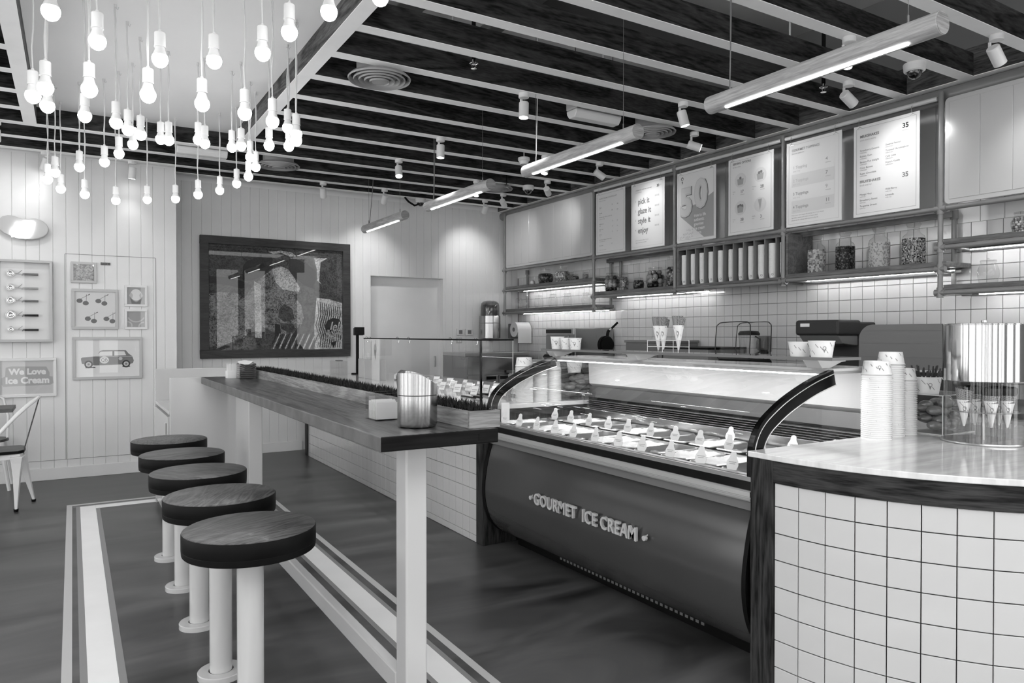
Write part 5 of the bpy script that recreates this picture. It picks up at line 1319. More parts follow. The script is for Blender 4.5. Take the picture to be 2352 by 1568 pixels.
M['wafgrid'] = wafgrid()
labs = ['plain waffle cone at the left inside the drum display', 'chocolate dipped cone at the front left inside the drum display', 'chocolate dipped cone at the front middle of the drum display', 'dark cone in the middle of the drum display', 'chocolate dipped cone at the front right inside the drum display', 'cone at the back of the drum display']
for (dx, dy, dp), lb in zip(cone_spots, labs): cone(c.x + dx, c.y + dy, MZ + .068, lb, 'wafer cones in the drum display', dp, .11, .027)

# ================================================================== things on the glass shelf
GZ = 1.261
bowl_cup(2.80, 4.03 - .02, GZ, .046, .078, 'leftmost paper cup on the left end of the glass shelf', 'paper cups on the glass shelf')
bowl_cup(2.80, 3.905, GZ, .040, .070, 'middle one of three paper cups on the left end of the glass shelf', 'paper cups on the glass shelf', None)
bowl_cup(2.80, 3.805, GZ, .040, .070, 'right one of three paper cups on the left end of the glass shelf', 'paper cups on the glass shelf')
bowl_cup(2.80, 1.995, GZ, .054, .066, 'front paper bowl with a cone mark at the right end of the glass shelf', 'paper bowls on the glass shelf', 4.0)
bowl_cup(2.82, 2.12, GZ, .050, .060, 'rear paper bowl behind the marked one on the glass shelf', 'paper bowls on the glass shelf', None)
c = Vector((2.80, 2.93, GZ)); t = thing('cone_stand', 'small clear acrylic cone stand on the glass shelf', 'stand', c)
b = MB(c); b.box(2.76, 2.84, 2.83, 3.07, GZ + .062, GZ + .066); b.box(2.76, 2.84, 2.83, 3.07, GZ + .028, GZ + .031); b.box(2.76, 2.84, 2.83, 2.834, GZ, GZ + .066); b.box(2.76, 2.84, 3.066, 3.07, GZ, GZ + .066); b.build('plates', 'acryl', t)
b = MB(c)
for z in (.064, .0295): 
    for x in (2.76, 2.84): b.cyl((x, 2.83, GZ + z), (x, 3.07, GZ + z), .0022, n=6)
for x in (2.76, 2.84):
    for y in (2.83, 2.95, 3.07): b.cyl((x, y, GZ), (x, y, GZ + .066), .002, n=6)
b.build('polished_edges', 'frame_w', t)
cone(2.795, 3.020, GZ + .010, 'left cone of the two front cones in the small acrylic stand', 'cones in the small stand', 0, .135, .030)
cone(2.80, 2.985, GZ + .014, 'cone tucked close behind the left cone in the small acrylic stand', 'cones in the small stand', 0, .130, .028)
cone(2.80, 2.868, GZ + .012, 'single right hand cone in the small acrylic stand', 'cones in the small stand', 0, .135, .030)

# ================================================================== BACK COUNTER and its appliances
c0 = (4.98, 5.0, 0)
bc = thing('back_counter', 'long back counter along the tiled wall behind the ice cream case', 'counter', c0)
b = MB(c0); b.box(4.70, XR - .008, 1.2, 7.86, .87, .90); b.build('worktop', 'steelh', bc, .003)
b = MB(c0); b.box(4.74, XR - .008, 1.25, 7.85, .10, .87); b.box(4.80, XR - .01, 1.3, 7.8, 0, .1); b.build('carcass', 'frame_w', bc)
for k in range(11):
    b = MB(c0); b.box(4.725, 4.74, 1.27 + k * .6, 1.86 + k * .6, .12, .85); d_ = b.build('cabinet_door', 'frame_w', bc, .003)
    b = MB(c0); b.box(4.712, 4.725, 1.5 + k * .6, 1.62 + k * .6, .79, .80); b.build('door_handle', 'alu', d_)
# oven
c = Vector((4.99, 6.70, .90)); t = thing('speed_oven', 'stainless speed oven with a black control strip on the back counter', 'oven', c)
b = MB(c); b.box(4.72, 5.26, 6.42, 6.98, .92, 1.425); b.build('body', 'steelh', t, .004)
b = MB(c); b.box(4.705, 4.72, 6.425, 6.975, 1.355, 1.425); b.build('fascia', 'alu', t, .002)
b = MB(c); b.box(4.702, 4.706, 6.47, 6.965, 1.368, 1.412); b.build('control_panel', 'black', t)
b = MB(c); b.box(4.704, 4.72, 6.53, 6.97, .95, 1.345); d_ = b.build('door', 'steelh', t, .003)
b = MB(c); b.box(4.69, 4.704, 6.46, 6.50, 1.0, 1.30); b.build('handle', 'blackm', d_, .003)
for x in (4.76, 5.2):
    for y in (6.46, 6.93): b = MB(c); b.cyl((x, y, .90), (x, y, .92), .02, n=10); b.build('foot', 'blackm', t)
# pan held upright + cone baker
c = Vector((4.92, 6.10, .90)); t = thing('cone_iron', 'round black waffle iron tipped open with its handle up, right of the oven', 'waffle iron', c)
def disc_y(b, cx_, y0, y1, cz, r, tiltx=0.0):
    b.cyl((cx_, y0, cz), (cx_, y1, cz + tiltx), r, n=36)
b = MB(c); b.box(4.78, 5.08, 5.95, 6.25, .90, 1.06); b.build('base', 'blackm', t, .01)
b = MB(c); disc_y(b, 4.93, 6.13, 6.17, 1.245, .098); disc_y(b, 4.93, 6.11, 6.13, 1.245, .085); b.build('plate', 'blackm', t, .003)
b = MB(c); b.tube([(4.935, 6.13, 1.33), (4.945, 6.13, 1.38), (4.96, 6.13, 1.40)], .017, 10); b.build('hinge_neck', 'blackm', t)
b = MB(c); b.tube([(4.96, 6.13, 1.40), (4.99, 6.12, 1.425)], .006, 8); h_ = b.build('rod', 'alu', t)
b = MB(c); b.tube([(4.985, 6.12, 1.42), (5.055, 6.10, 1.485)], .012, 10); b.build('grip', 'black', t)
# small chopping appliance with lid band
c = Vector((4.95, 5.45, .90)); t = thing('ice_machine', 'boxy grey appliance with a dark flat lid behind the cone stand', 'appliance', c)
b = MB(c); b.box(4.76, 5.24, 5.10, 5.62, .90, 1.275); b.build('body', 'grey', t, .008)
b = MB(c); b.box(4.75, 5.25, 5.09, 5.63, 1.275, 1.30); b.build('lid', 'ink', t, .004)
b = MB(c); b.box(4.755, 4.762, 5.15, 5.58, 1.0, 1.2); b.build('front_panel', 'steelh', t)
c = Vector((4.98, 4.80, .90)); t = thing('under_shelf_cooler', 'low dark steel cooler between the cone stand and the blender', 'appliance', c)
b = MB(c); b.box(4.76, 5.24, 4.52, 5.08, .90, 1.225); b.build('body', 'ink', t, .006)
b = MB(c); b.box(4.75, 5.25, 4.51, 5.09, 1.225, 1.242); b.build('top', 'blackm', t, .003)
b = MB(c); b.box(4.752, 4.76, 4.55, 5.05, 1.07, 1.08); b.build('handle', 'blackm', t)
c = Vector((4.86, 5.72, .90)); t = thing('towel_cloth', 'crumpled white cloth lying beside the waffle iron', 'cloth', c)
b = MB(c)
for k in range(6): b.ball((4.84 + .04 * (k % 3), 5.70 + .05 * (k // 3), 1.06 + .035 * (k % 2)), .055, 12, 8, 0, (1, 1, .7))
b.box(4.78, 4.95, 5.64, 5.80, .90, 1.06)
b.build('folds', mat('towel_white', 205, .9, vary=18, vscale=18, bump=.6, bscale=20), t)
# blender in its acrylic hood
c = Vector((4.93, 4.26, .90)); t = thing('blender', 'jug blender under a clear rounded sound hood on the back counter', 'blender', c)
b = MB(c); b.box(4.78, 5.08, 4.08, 4.44, .90, 1.15); b.build('motor_base', 'blackm', t, .03, seg=4)
b = MB(c); b.text(fr_right(4.777, 4.38, 1.095), 'vita', .03, 0, 0, 0, 0) if False else b.tube([(4.777, 4.36 - q * .012, 1.11 + .008 * math.sin(q * 1.6)) for q in range(7)], .003, 5); b.build('badge', 'frame_w', t)
hood = [(4.10, 1.15), (4.44, 1.15), (4.455, 1.40), (4.43, 1.445), (4.38, 1.46), (4.15, 1.465), (4.10, 1.45), (4.085, 1.40)]
b = MB(c); hp_ = spl(hood + [hood[0]], 3)[:-1]
b.prism(Fr((0, 0, 0), (0, 1, 0), (0, 0, 1)), hp_, 4.80, 5.06); b.build('sound_hood', 'jar', t, sharp=60)
b = MB(c); 
for x in (4.80, 5.06): b.tube([(x, y, z) for y, z in hp_], .004, 6, closed=True)
b.build('hood_edges', 'inkd', t)
b = MB(c); q = Vector((4.94, 4.22, 1.15)); b.lathe(q, [(.0, .01), (.055, .01), (.075, .02), (.085, .20), (.083, .20), (.072, .022), (0, .013)], 20); b.build('jug', 'jar', t)
b = MB(c); b.lathe(q, [(0, .20), (.088, .20), (.09, .215), (.075, .235), (0, .24)], 20); b.build('jug_lid', 'blackm', t)
b = MB(c); b.tube([q + Vector((-.02, -.085, .19)), q + Vector((-.02, -.13, .17)), q + Vector((-.02, -.13, .06)), q + Vector((-.02, -.08, .04))], .008, 8); b.build('jug_handle', 'inkd', t)
# coffee machine
c = Vector((4.95, 3.40, .90)); t = thing('coffee_machine', 'dark coffee machine with a rounded head on the back counter', 'coffee machine', c)
b = MB(c); b.prism(Fr((0, 3.62, 0), (1, 0, 0), (0, 0, 1)), [(5.0, .90), (5.2, .90), (5.2, 1.45), (5.0, 1.45)], 0, .38); b.build('column', 'inkd', t, .012)
b = MB(c); b.box(4.74, 5.02, 3.24, 3.61, 1.35, 1.465); b.build('head', 'inkd', t, .02, seg=3)
b = MB(c); b.prism(Fr((0, 3.59, 0), (1, 0, 0), (0, 0, 1)), [(4.76, 1.35), (5.02, 1.35), (5.02, 1.27), (4.82, 1.29)], 0, .33); b.build('chin', 'ink', t, .006)
b = MB(c); b.lathe((4.86, 3.42, 0), [(0, 1.27), (.05, 1.27), (.055, 1.29), (.05, 1.30), (0, 1.30)], 20); b.build('brew_head', 'alu', t)
b = MB(c); b.box(4.737, 4.741, 3.48, 3.56, 1.415, 1.44); b.build('badge', 'frame_w', t, .003)
b = MB(c); b.box(4.74, 5.02, 3.24, 3.61, .90, .95); b.build('drip_tray', 'steelh', t, .004)
b = MB(c); b.lathe((4.87, 3.42, .95), [(0, 0), (.06, 0), (.075, .08), (.06, .2), (.055, .2), (.07, .08), (0, .004)], 20); b.build('carafe', 'jar', t)
# the big grey merchandiser
c = Vector((4.97, 2.72, .90)); t = thing('grey_merchandiser', 'large grey panelled appliance with a curved top corner behind the cup stacks', 'appliance', c)
prof = [(2.36, 1.13), (3.03, 1.13)] + [(2.93 + .10 * math.cos(a_), 1.325 + .10 * math.sin(a_)) for a_ in [PI / 2 * k / 8 for k in range(9)]] + [(2.36, 1.425)]
b = MB(c); b.prism(Fr((0, 0, 0), (0, 1, 0), (0, 0, 1)), prof, 4.66, 5.22); b.build('hood', 'grey', t, .004)
for z in (1.21, 1.30, 1.385): b = MB(c); b.box(4.6575, 4.6605, 2.37, 3.0, z, z + .003); b.build('panel_joint', 'ink', t)
b = MB(c); b.box(4.655, 5.22, 2.36, 3.04, 1.115, 1.13); b.build('light_edge', 'frame_g', t, .002)
b = MB(c); b.box(4.68, 5.22, 2.38, 3.0, .90, 1.115); b.build('lower_body', 'inkd', t, .004)
# wall items
for i, (y, lab) in enumerate(((4.32, 'grey socket cover with a dark plug and cable, right of the blender'), (3.555, 'grey socket cover half hidden by the coffee machine'), (3.35, 'grey socket cover between coffee machine and grey appliance'))):
    c = Vector((XR - .008, y, 1.28)); s = thing('socket_cover', lab, 'socket', c, 'weatherproof socket covers on the tiled wall')
    b = MB(c); b.box(XR - .028, XR - .006, y - .06, y + .05, 1.20, 1.345); b.build('back_box', 'ink', s, .01)
    b = MB(c); b.prism(Fr((0, y + .05, 0), (1, 0, 0), (0, 0, 1)), [(XR - .03, 1.345), (XR - .06, 1.34), (XR - .085, 1.30), (XR - .095, 1.235), (XR - .07, 1.22), (XR - .03, 1.215)], .0, .09); b.build('hinged_cover', 'grey', s, .012, seg=3)
    if i == 0:
        b = MB(c); b.box(XR - .06, XR - .02, y - .03, y + .02, 1.185, 1.22); b.tube([(XR - .04, y, 1.19), (XR - .05, y - .005, 1.12), (XR - .03, y - .03, 1.03), (XR - .03, y - .05, .91)], .004, 6); b.build('plug_cable', 'blackm', s)
c = Vector((XR - .11, 8.27, 1.36)); t = thing('paper_towel_holder', 'white paper towel roll in a grey wall bracket near the far corner', 'dispenser', c)
b = MB(c); b.cyl((5.05, 8.25, 1.42), (5.27, 8.25, 1.42), .10, n=32); b.build('paper_roll', 'paper', t, .002)
b = MB(c); b.cyl((5.045, 8.25, 1.42), (5.0505, 8.25, 1.42), .028, n=20); b.build('roll_core', 'ink', t)
b = MB(c); b.box(5.055, 5.265, 8.148, 8.151, 1.24, 1.42); b.build('hanging_sheet', 'paper', t)
b = MB(c); b.box(5.05, XR - .006, 8.36, 8.40, 1.30, 1.50); b.build('bracket', 'grey', t, .01)
c = Vector((4.99, 7.25, .90)); t = thing('white_carton', 'low white carton on the back counter left of the oven', 'box', c)
b = MB(c); b.box(4.80, 5.20, 7.12, 7.5, .90, 1.05); b.build('carton', 'whiteg', t, .004)

# ================================================================== PIPE SHELVING and menu wall
XF, XB = 4.962, 5.245
c0 = (5.1, 5.2, 2.0)
su = thing('pipe_shelving', 'wall shelving of grey painted pipes with wooden shelves and white upper boards', 'shelving', c0)
def pipe(p, q, r=.0165, m='pipe', name='pipe'):
    b = MB(c0); b.cyl(p, q, r, n=14); return b.build(name, m, su)
def fitting(p, ax_='y', r=.0225, L=.03):
    b = MB(c0); p = Vector(p)
    for d in ax_:
        v = {'x': Vector((1, 0, 0)), 'y': Vector((0, 1, 0)), 'z': Vector((0, 0, 1))}[d] * L; b.cyl(p - v, p + v, r, n=14)
    return b.build('pipe_fitting', 'pipe', su)
P = [(8.335, 1.645), (6.40, 1.645), (5.135, 1.785), (3.892, 1.785), (2.642, 1.635), (1.42, 1.635)]
for y, z0 in P: pipe((XF, y, z0), (XF, y, 2.975))
for y in (6.45, 8.22, 2.70, 1.5): pipe((XB, y, 1.645), (XB, y, 2.20)); fitting((XB, y, 2.19), 'z', .026, .03)
for y in (6.40, 5.10): pipe((XB, y - .12 if y > 6 else y, 1.80), (XB, y - .12 if y > 6 else y, 2.19))
pipe((XF, 8.335, 2.212), (XF, 1.42, 2.194))
for y, z in ((8.335, 2.212), (6.40, 2.208), (5.135, 2.204), (3.892, 2.20), (2.642, 2.197), (1.42, 2.194)): fitting((XF, y, z), 'yz', .022, .038)
for (ya, yb, z) in ((8.335, 6.40, 1.938), (8.335, 6.40, 1.640), (6.40, 5.135, 1.775), (5.135, 3.892, 1.785), (3.892, 2.642, 1.795), (2.642, 1.42, 1.938), (2.642, 1.42, 1.637)):
    pipe((XF, ya, z), (XF, yb, z)); pipe((XB, ya, z), (XB, yb, z)) if z != 1.785 else None
    fitting((XF, ya, z), 'yz', .0215, .034); fitting((XF, yb, z), 'yz', .0215, .034)
    for yy in (ya - .06, yb + .06): pipe((XF, yy, z), (XR - .006, yy, z), .013)
for (ya, yb, z) in ((8.31, 6.425, 1.956), (8.31, 6.425, 1.658), (6.375, 5.16, 1.794), (3.87, 2.60, 1.812), (2.62, 1.42, 1.956), (2.62, 1.42, 1.655)):
    b = MB(c0); b.box(XF - .004, XR - .02, yb, ya, z, z + .033); b.build('shelf', 'shelf', su, .003)
for (ya, yb, z) in ((8.2, 6.5, 1.925), (8.2, 6.4, 1.622), (6.25, 4.9, 1.760), (3.82, 2.66, 1.790), (2.56, 1.45, 1.922), (2.5, 1.45, 1.620)):
    b = MB(c0); b.box(XB - .072, XB - .066, yb, ya, z + .004, z + .010, 0); b.build('led_strip', 'e_led', su)
    b = MB(c0); b.box(XB - .08, XB - .05, yb, ya, z + .010, z + .016, 0); b.build('led_channel', 'alu', su)
# upper white boards with rounded corners and grooves
def board(y0, y1, z0, z1, nm):
    b = MB(c0); r = .03
    pts = arc((y1 - r, z1 - r), r, 0, PI / 2, 5) + arc((y0 + r, z1 - r), r, PI / 2, PI, 5) + arc((y0 + r, z0 + r), r, PI, 1.5 * PI, 5) + arc((y1 - r, z0 + r), r, 1.5 * PI, 2 * PI, 5)
    b.prism(Fr((XF, 0, 0), (0, 1, 0), (0, 0, 1)), pts, 0.0, .018); ob = b.build(nm, 'whiteg', su, .003)
    n = int((y1 - y0 - .06) / .17); w_ = (y1 - y0 - .06) / n
    for k in range(n):
        b = MB(c0); b.box(XF - .004, XF - .0004, y0 + .03 + k * w_ + .0012, y0 + .03 + (k + 1) * w_ - .0012, z0 + .03, z1 - .03); b.build('plank', 'whiteg', ob, .0012, seg=1)
board(6.425, 8.31, 2.238, 2.945, 'white_board'); board(1.42, 2.618, 2.222, 2.925, 'white_board')
b = MB(c0); b.box(5.14, 5.16, 2.66, 6.40, 2.16, 2.20); b.build('rear_batten', 'shelf', su)
# white rail carrying the menus
pipe((XF - .002, 6.38, 2.948), (XF - .002, 5.16, 2.944), .0155, 'pipel', 'menu_rail'); pipe((XF - .002, 5.11, 2.944), (XF - .002, 3.915, 2.940), .0155, 'pipel', 'menu_rail'); pipe((XF - .002, 3.87, 2.940), (XF - .002, 2.665, 2.935), .0155, 'pipel', 'menu_rail')
# cubby box with cup stacks
b = MB(c0); b.box(XF, XR - .03, 3.845, 5.11, 2.155, 2.175); b.box(XF, XR - .03, 3.845, 5.11, 1.805, 1.828); b.box(XF, XR - .03, 3.845, 3.868, 1.828, 2.155); b.box(XF, XR - .03, 5.087, 5.11, 1.828, 2.155); b.box(XR - .03, XR - .02, 3.845, 5.11, 1.805, 2.175); b.build('cup_cubby', 'shelf', su, .002)
for k in range(1, 11):
    y = 5.098 - k * .1131; b = MB(c0); b.box(XF + .004, XR - .03, y - .005, y + .005, 1.828, 2.155); b.build('divider', 'ink', su)
wd = [.038, .034, .036, .037, .037, .029, .029, .034, .040, .042, .040]
for k in range(11):
    y = 5.098 - (k + .5) * .1131 + .006; r = wd[k]; c = Vector((5.02, y, 1.828)); n = 30; h_ = .29 if k > 6 else .285
    t = thing('cup_column', 'column of nested paper cups in the wall cubby, %s from the left' % ordw(k + 1), 'cups', c, 'columns of cups in the wall cubby')
    b = MB(c); prof = [(0, 0), (r * .80, 0), (r * .98, .045)]
    for q in range(n): zz = .045 + (h_ - .045) * q / n; prof += [(r + .001, zz), (r + .001, zz + .004), (r - .0008, zz + .005)]
    prof += [(r - .002, h_), (0, h_)]; b.lathe(c, prof, 20); b.build('nested_cups', 'cup', t, sharp=20)
    b = MB(c)
    a_ = PI + .35; s_ = .010
    for q in range(10):
        t0, t1 = 2 * PI * q / 10, 2 * PI * (q + 1) / 10
        def Q(x_, z_): rr = r * .9 + .002; return c + Vector((rr * math.cos(a_ - x_ / rr), rr * math.sin(a_ - x_ / rr), z_))
        b.add([Q(s_ * .6 * math.cos(t0), .030 + s_ * .6 * math.sin(t0)), Q(s_ * math.cos(t0), .030 + s_ * math.sin(t0)), Q(s_ * math.cos(t1), .030 + s_ * math.sin(t1)), Q(s_ * .6 * math.cos(t1), .030 + s_ * .6 * math.sin(t1))], [(0, 1, 2, 3)])
    b.build('print', 'cupink', t, fix=False)

# ---- jars
def jar(x, y, z, R, H, kind, fill, lab, grp, size=.008, level=.7, neck=.7, mats=('cream3',)):
    c = Vector((x, y, z)); t = thing('glass_jar', lab, 'jar', c, grp)
    if kind == 'round': out = [(0, 0), (R * .72, 0), (R * .85, H * .05), (R, H * .35), (R * .98, H * .55), (R * .82, H * .75), (R * neck, H * .82), (R * neck, H * .90), (R * neck * 1.08, H * .92), (R * neck * 1.08, H * .97)]
    elif kind == 'apoth': out = [(0, 0), (R * .95, 0), (R, H * .02), (R, H * .62), (R * .9, H * .70), (R * .56, H * .77), (R * .50, H * .82), (R * .50, H * .90), (R * .62, H * .93)]
    else: out = [(0, 0), (R * .96, 0), (R, H * .02), (R, H * .84), (R * .9, H * .88), (R * .9, H * .96)]
    b = MB(c); b.lathe(c, out, 28); b.build('glass_body', 'jar', t, sharp=50)
    b = MB(c)
    if kind == 'apoth': b.lathe(c, [(0, H * .90), (R * .46, H * .90), (R * .60, H * .955), (R * .66, H * .965), (R * .66, H * .985), (R * .6, H), (0, H)], 24)
    else: b.lathe(c, [(0, H * .965), (R * neck * 1.05, H * .965), (R * neck * 1.05, H * .99), (R * neck * .5, H * 1.0), (R * .10, H * 1.01), (R * .14, H * 1.05), (0, H * 1.07)], 24)
    b.build('lid', 'jar', t, sharp=40)
    if fill:
        b = MB(c); rg = random.Random(int(y * 1000)); lv = H * level
        def rad(zz):
            for i in range(len(out) - 1):
                if out[i][1] <= zz <= out[i + 1][1] and out[i + 1][1] > out[i][1]: return out[i][0] + (out[i + 1][0] - out[i][0]) * (zz - out[i][1]) / (out[i + 1][1] - out[i][1])
            return R
        core = [(0, .004)] + [(max(.002, rad(lv * q / 8) - size * 1.1), max(.004, lv * q / 8)) for q in range(9)] + [(0, lv)]
        b.lathe(c, core, 20, 0)
        zz = size
        while zz < lv:
            rr = max(.002, rad(zz) - size * .95); n_ = max(5, int(2 * PI * rr / (size * 1.75)))
            for k in range(n_):
                a_ = 2 * PI * (k + .5 * ((int(zz / size)) % 2)) / n_ + rg.uniform(-.1, .1)
                if math.cos(a_ - PI * 1.25) < -.25: continue
                b.ball(c + Vector((rr * math.cos(a_), rr * math.sin(a_), zz)), size * rg.uniform(.85, 1.05), 7 if size < .012 else 12, 5 if size < .012 else 8, rg.randrange(len(mats)))
            zz += size * 1.55
        b.build('sweets', list(mats), t, kind='stuff')
    return t
M['c_dk'] = mat('dark_sweets', 28, .3); M['c_md'] = mat('mid_sweets', 105, .35); M['c_lt'] = mat('pale_sweets', 200, .45); M['c_br'] = mat('grey_sweets', 150, .4)
JX = 5.09
jg = 'sweet jars on the pipe shelves'
ZA, ZBs, ZC, ZD, ZE, ZF = 1.989, 1.691, 1.827, 1.845, 1.989, 1.688
c = Vector((JX, 7.85, ZA)); t = thing('ball_ornament', 'small pale ball bottle on the upper left wall shelf', 'ornament', c); b = MB(c); b.ball((JX, 7.85, ZA + .034), .034, 18, 12); b.cyl((JX, 7.85, ZA + .062), (JX, 7.85, ZA + .085), .006, n=8); b.build('ball', 'c_lt', t)
jar(JX, 7.55, ZA, .098, .19, 'round', 1, 'left one of the two big lidded jars on the upper left shelf, dark sweets', jg, .011, .68, .6, ('c_dk', 'c_md', 'c_dk'))
jar(JX, 7.19, ZA, .095, .19, 'round', 1, 'right one of the two big lidded jars on the upper left shelf, paler sweets', jg, .011, .68, .6, ('c_br', 'c_lt', 'c_md'))
jar(JX, 6.92, ZA, .045, .08, 'round', 1, 'small round jar of dark sweets on the upper left shelf', jg, .008, .7, .7, ('c_dk', 'c_md'))
jar(JX, 6.72, ZA, .035, .09, 'tall', 1, 'small narrow jar beside the pole on the upper left shelf', jg, .008, .7, .8, ('c_md', 'c_br'))
for i, (y, R_, H_) in enumerate(((8.18, .05, .15), (7.98, .055, .165), (7.70, .06, .16), (7.38, .06, .165), (7.08, .06, .16), (6.70, .06, .15))):
    jar(JX, y, ZBs, R_, H_, 'tall' if i < 2 else 'round', 0, 'empty clear jar on the lowest left shelf, %s from the left' % ordw(i + 1), 'empty clear jars on the lowest left shelf')
jar(JX, 6.235, ZC, .086, .21, 'round', 1, 'round jar of large round sweets just right of the first pole', jg, .027, .74, .72, ('c_md', 'c_br', 'c_dk'))
jar(JX, 6.035, ZC, .050, .20, 'tall', 1, 'narrow jar of medium sweets beside the round jar', jg, .018, .74, .8, ('c_br', 'c_md'))
jar(JX, 5.80, ZC, .060, .125, 'round', 1, 'small squat jar of dark sweets on the middle left shelf', jg, .012, .75, .75, ('c_dk', 'c_dk', 'c_md'))
jar(JX, 5.545, ZC, .096, .215, 'round', 1, 'biggest round jar with egg sized pale and dark sweets', jg, .028, .76, .7, ('c_dk', 'c_br', 'c_dk', 'c_md'))
jar(JX, 5.295, ZC, .062, .30, 'tall', 1, 'tall jar of black sweets cut by the second pole', jg, .012, .66, .8, ('c_dk', 'c_dk', 'c_dk', 'c_br'))
jar(JX, 3.675, ZD, .068, .30, 'apoth', 1, 'apothecary jar with mixed pale sweets, first from the left', jg, .0085, .60, .6, ('c_lt', 'c_br', 'c_md', 'c_lt'))
jar(JX, 3.425, ZD, .070, .298, 'apoth', 1, 'apothecary jar with black layered sweets, second from the left', jg, .0075, .62, .6, ('c_dk', 'c_dk', 'c_dk', 'c_md'))
jar(JX, 3.150, ZD, .073, .298, 'apoth', 1, 'apothecary jar with pale fine pellets, third from the left', jg, .0055, .62, .6, ('c_lt', 'c_br', 'c_lt'))
jar(JX, 2.895, ZD, .075, .298, 'apoth', 1, 'apothecary jar with speckled grey pellets, rightmost of four', jg, .0055, .64, .6, ('c_br', 'c_md', 'c_lt', 'c_dk'))
jar(JX, 2.185, ZE, .085, .135, 'round', 1, 'round jar of speckled sweets cut by the right picture edge', jg, .009, .72, .75, ('c_md', 'c_br', 'c_lt'))
jar(JX, 2.405, ZF, .062, .155, 'round', 0, 'empty clear jar on the lowest right shelf', 'empty jar on the right shelf')

# ---- menus hanging from the rail
def menu(y_left, w_, z0, z1, lab, name='menu_board'):
    c = Vector((XF - .006, y_left - w_ / 2, z0)); t = thing(name, lab, 'menu board', c, 'menus hanging from the white rail')
    b = MB(c); b.box(XF - .022, XF - .017, y_left - w_, y_left, z0, z1); b.build('panel', 'paper', t, .0012)
    for yy in (y_left - w_ * .1, y_left - w_ * .9):
        b = MB(c); b.tube([(XF - .0195, yy, z1 - .012), (XF - .024, yy + .008, z1 + .01), (XF - .02, yy + .010, z1 + .04), (XF, yy, z1 + .075), (XF + .012, yy - .006, z1 + .055)], .0022, 6); b.tube([(XF - .0235, yy - .02, z1 - .022), (XF - .0235, yy, z1 - .008), (XF - .0235, yy + .02, z1 - .022)], .0018, 5, closed=True); b.build('hook', 'alu', t)
    return t, c, fr_right(XF - .0226, y_left, z0), MB(c)
def outline(b, fr, w_, h_, m=.022, mi=0, t_=.0022):
    for (x0, y0, x1, y1) in ((m, m, w_ - m, m + t_), (m, h_ - m - t_, w_ - m, h_ - m), (m, m, m + t_, h_ - m), (w_ - m - t_, m, w_ - m, h_ - m)): b.rect(fr, x0, y0, x1, y1, .0006, mi)
PM = ['ink', 'inkl', 'inkd', 'inkp', 'paper', 'paper2']
H = .675
# 1 price list
t, c, fr, b = menu(6.335, .490, 2.228, 2.903, 'leftmost narrow menu with a small two column price list')
outline(b, fr, .49, H, .022, 1)
b.text(fr, 'SINGLE DOUBLE SCOOP BUCKET', .020, .06, .60, .0008, 0); b.text(fr, 'scoops and sizes', .016, .06, .577, .0008, 1)
for k, (n1, a_, c_) in enumerate((('Single', '16', '18'), ('Double', '24', '29'))): b.text(fr, n1, .017, .06, .505 - k * .06, .0008, 0); b.text(fr, 'kids', .013, .06, .488 - k * .06, .0008, 1); b.text(fr, a_, .02, .27, .515 - k * .06, .0008, 0); b.text(fr, c_, .02, .36, .51 - k * .06, .0008, 0)
b.text(fr, 'Choose your cone or your cup', .017, .06, .40, .0008, 0); b.text(fr, 'price per serving', .014, .06, .38, .0008, 1)
for k, (n1, a_, c_) in enumerate((('Waffle cone', '22', '25'), ('Sugar cone', '20', '24'), ('Bucket', '26', '31'))): b.text(fr, n1, .016, .06, .325 - k * .057, .0008, 0); b.text(fr, 'large', .013, .06, .308 - k * .057, .0008, 1); b.text(fr, a_, .018, .28, .34 - k * .057, .0008, 1); b.text(fr, c_, .018, .36, .335 - k * .057, .0008, 1)
b.text(fr, 'Ask for our flavours of the week', .016, .06, .155, .0008, 0); b.text(fr, 'tubs to take home', .014, .06, .137, .0008, 1); b.text(fr, 'Family box', .016, .06, .092, .0008, 0); b.text(fr, '65', .018, .27, .10, .0008, 1); b.text(fr, 'Prices include service', .014, .06, .045, .0008, 1)
b.build('print', PM, t, fix=False)
# 2 pick it
t, c, fr, b = menu(5.745, .490, 2.225, 2.895, 'menu reading pick it, glaze it, style it, enjoy in four steps')
outline(b, fr, .49, H, .022, 3)
b.text(fr, 'create your own ice cream bar', .019, .07, .595, .0008, 0); b.text(fr, 'four easy steps', .015, .07, .572, .0008, 1); b.text(fr, '30', .036, .38, .590, .0008, 2, offset=.0008); b.text(fr, '.00', .014, .43, .60, .0008, 1)
for k, wd_ in enumerate(('pick it', 'glaze it', 'style it', 'enjoy')):
    y = .455 - k * .098; b.text(fr, str(k + 1), .026, .065, y + .025, .0008, 1, offset=.0004); b.text(fr, wd_, .080, .105, y, .0008, 0, offset=.0018, sx=.86)
    for q in range(3): b.rect(fr, .355 + q * .022, y + .045, .370 + q * .022, y + .062, .0008, 3)
b.text(fr, 'ask our team to make it for you', .015, .07, .085, .0008, 1); b.text(fr, 'dips and sprinkles included', .015, .07, .062, .0008, 1)
b.build('print', PM, t, fix=False)
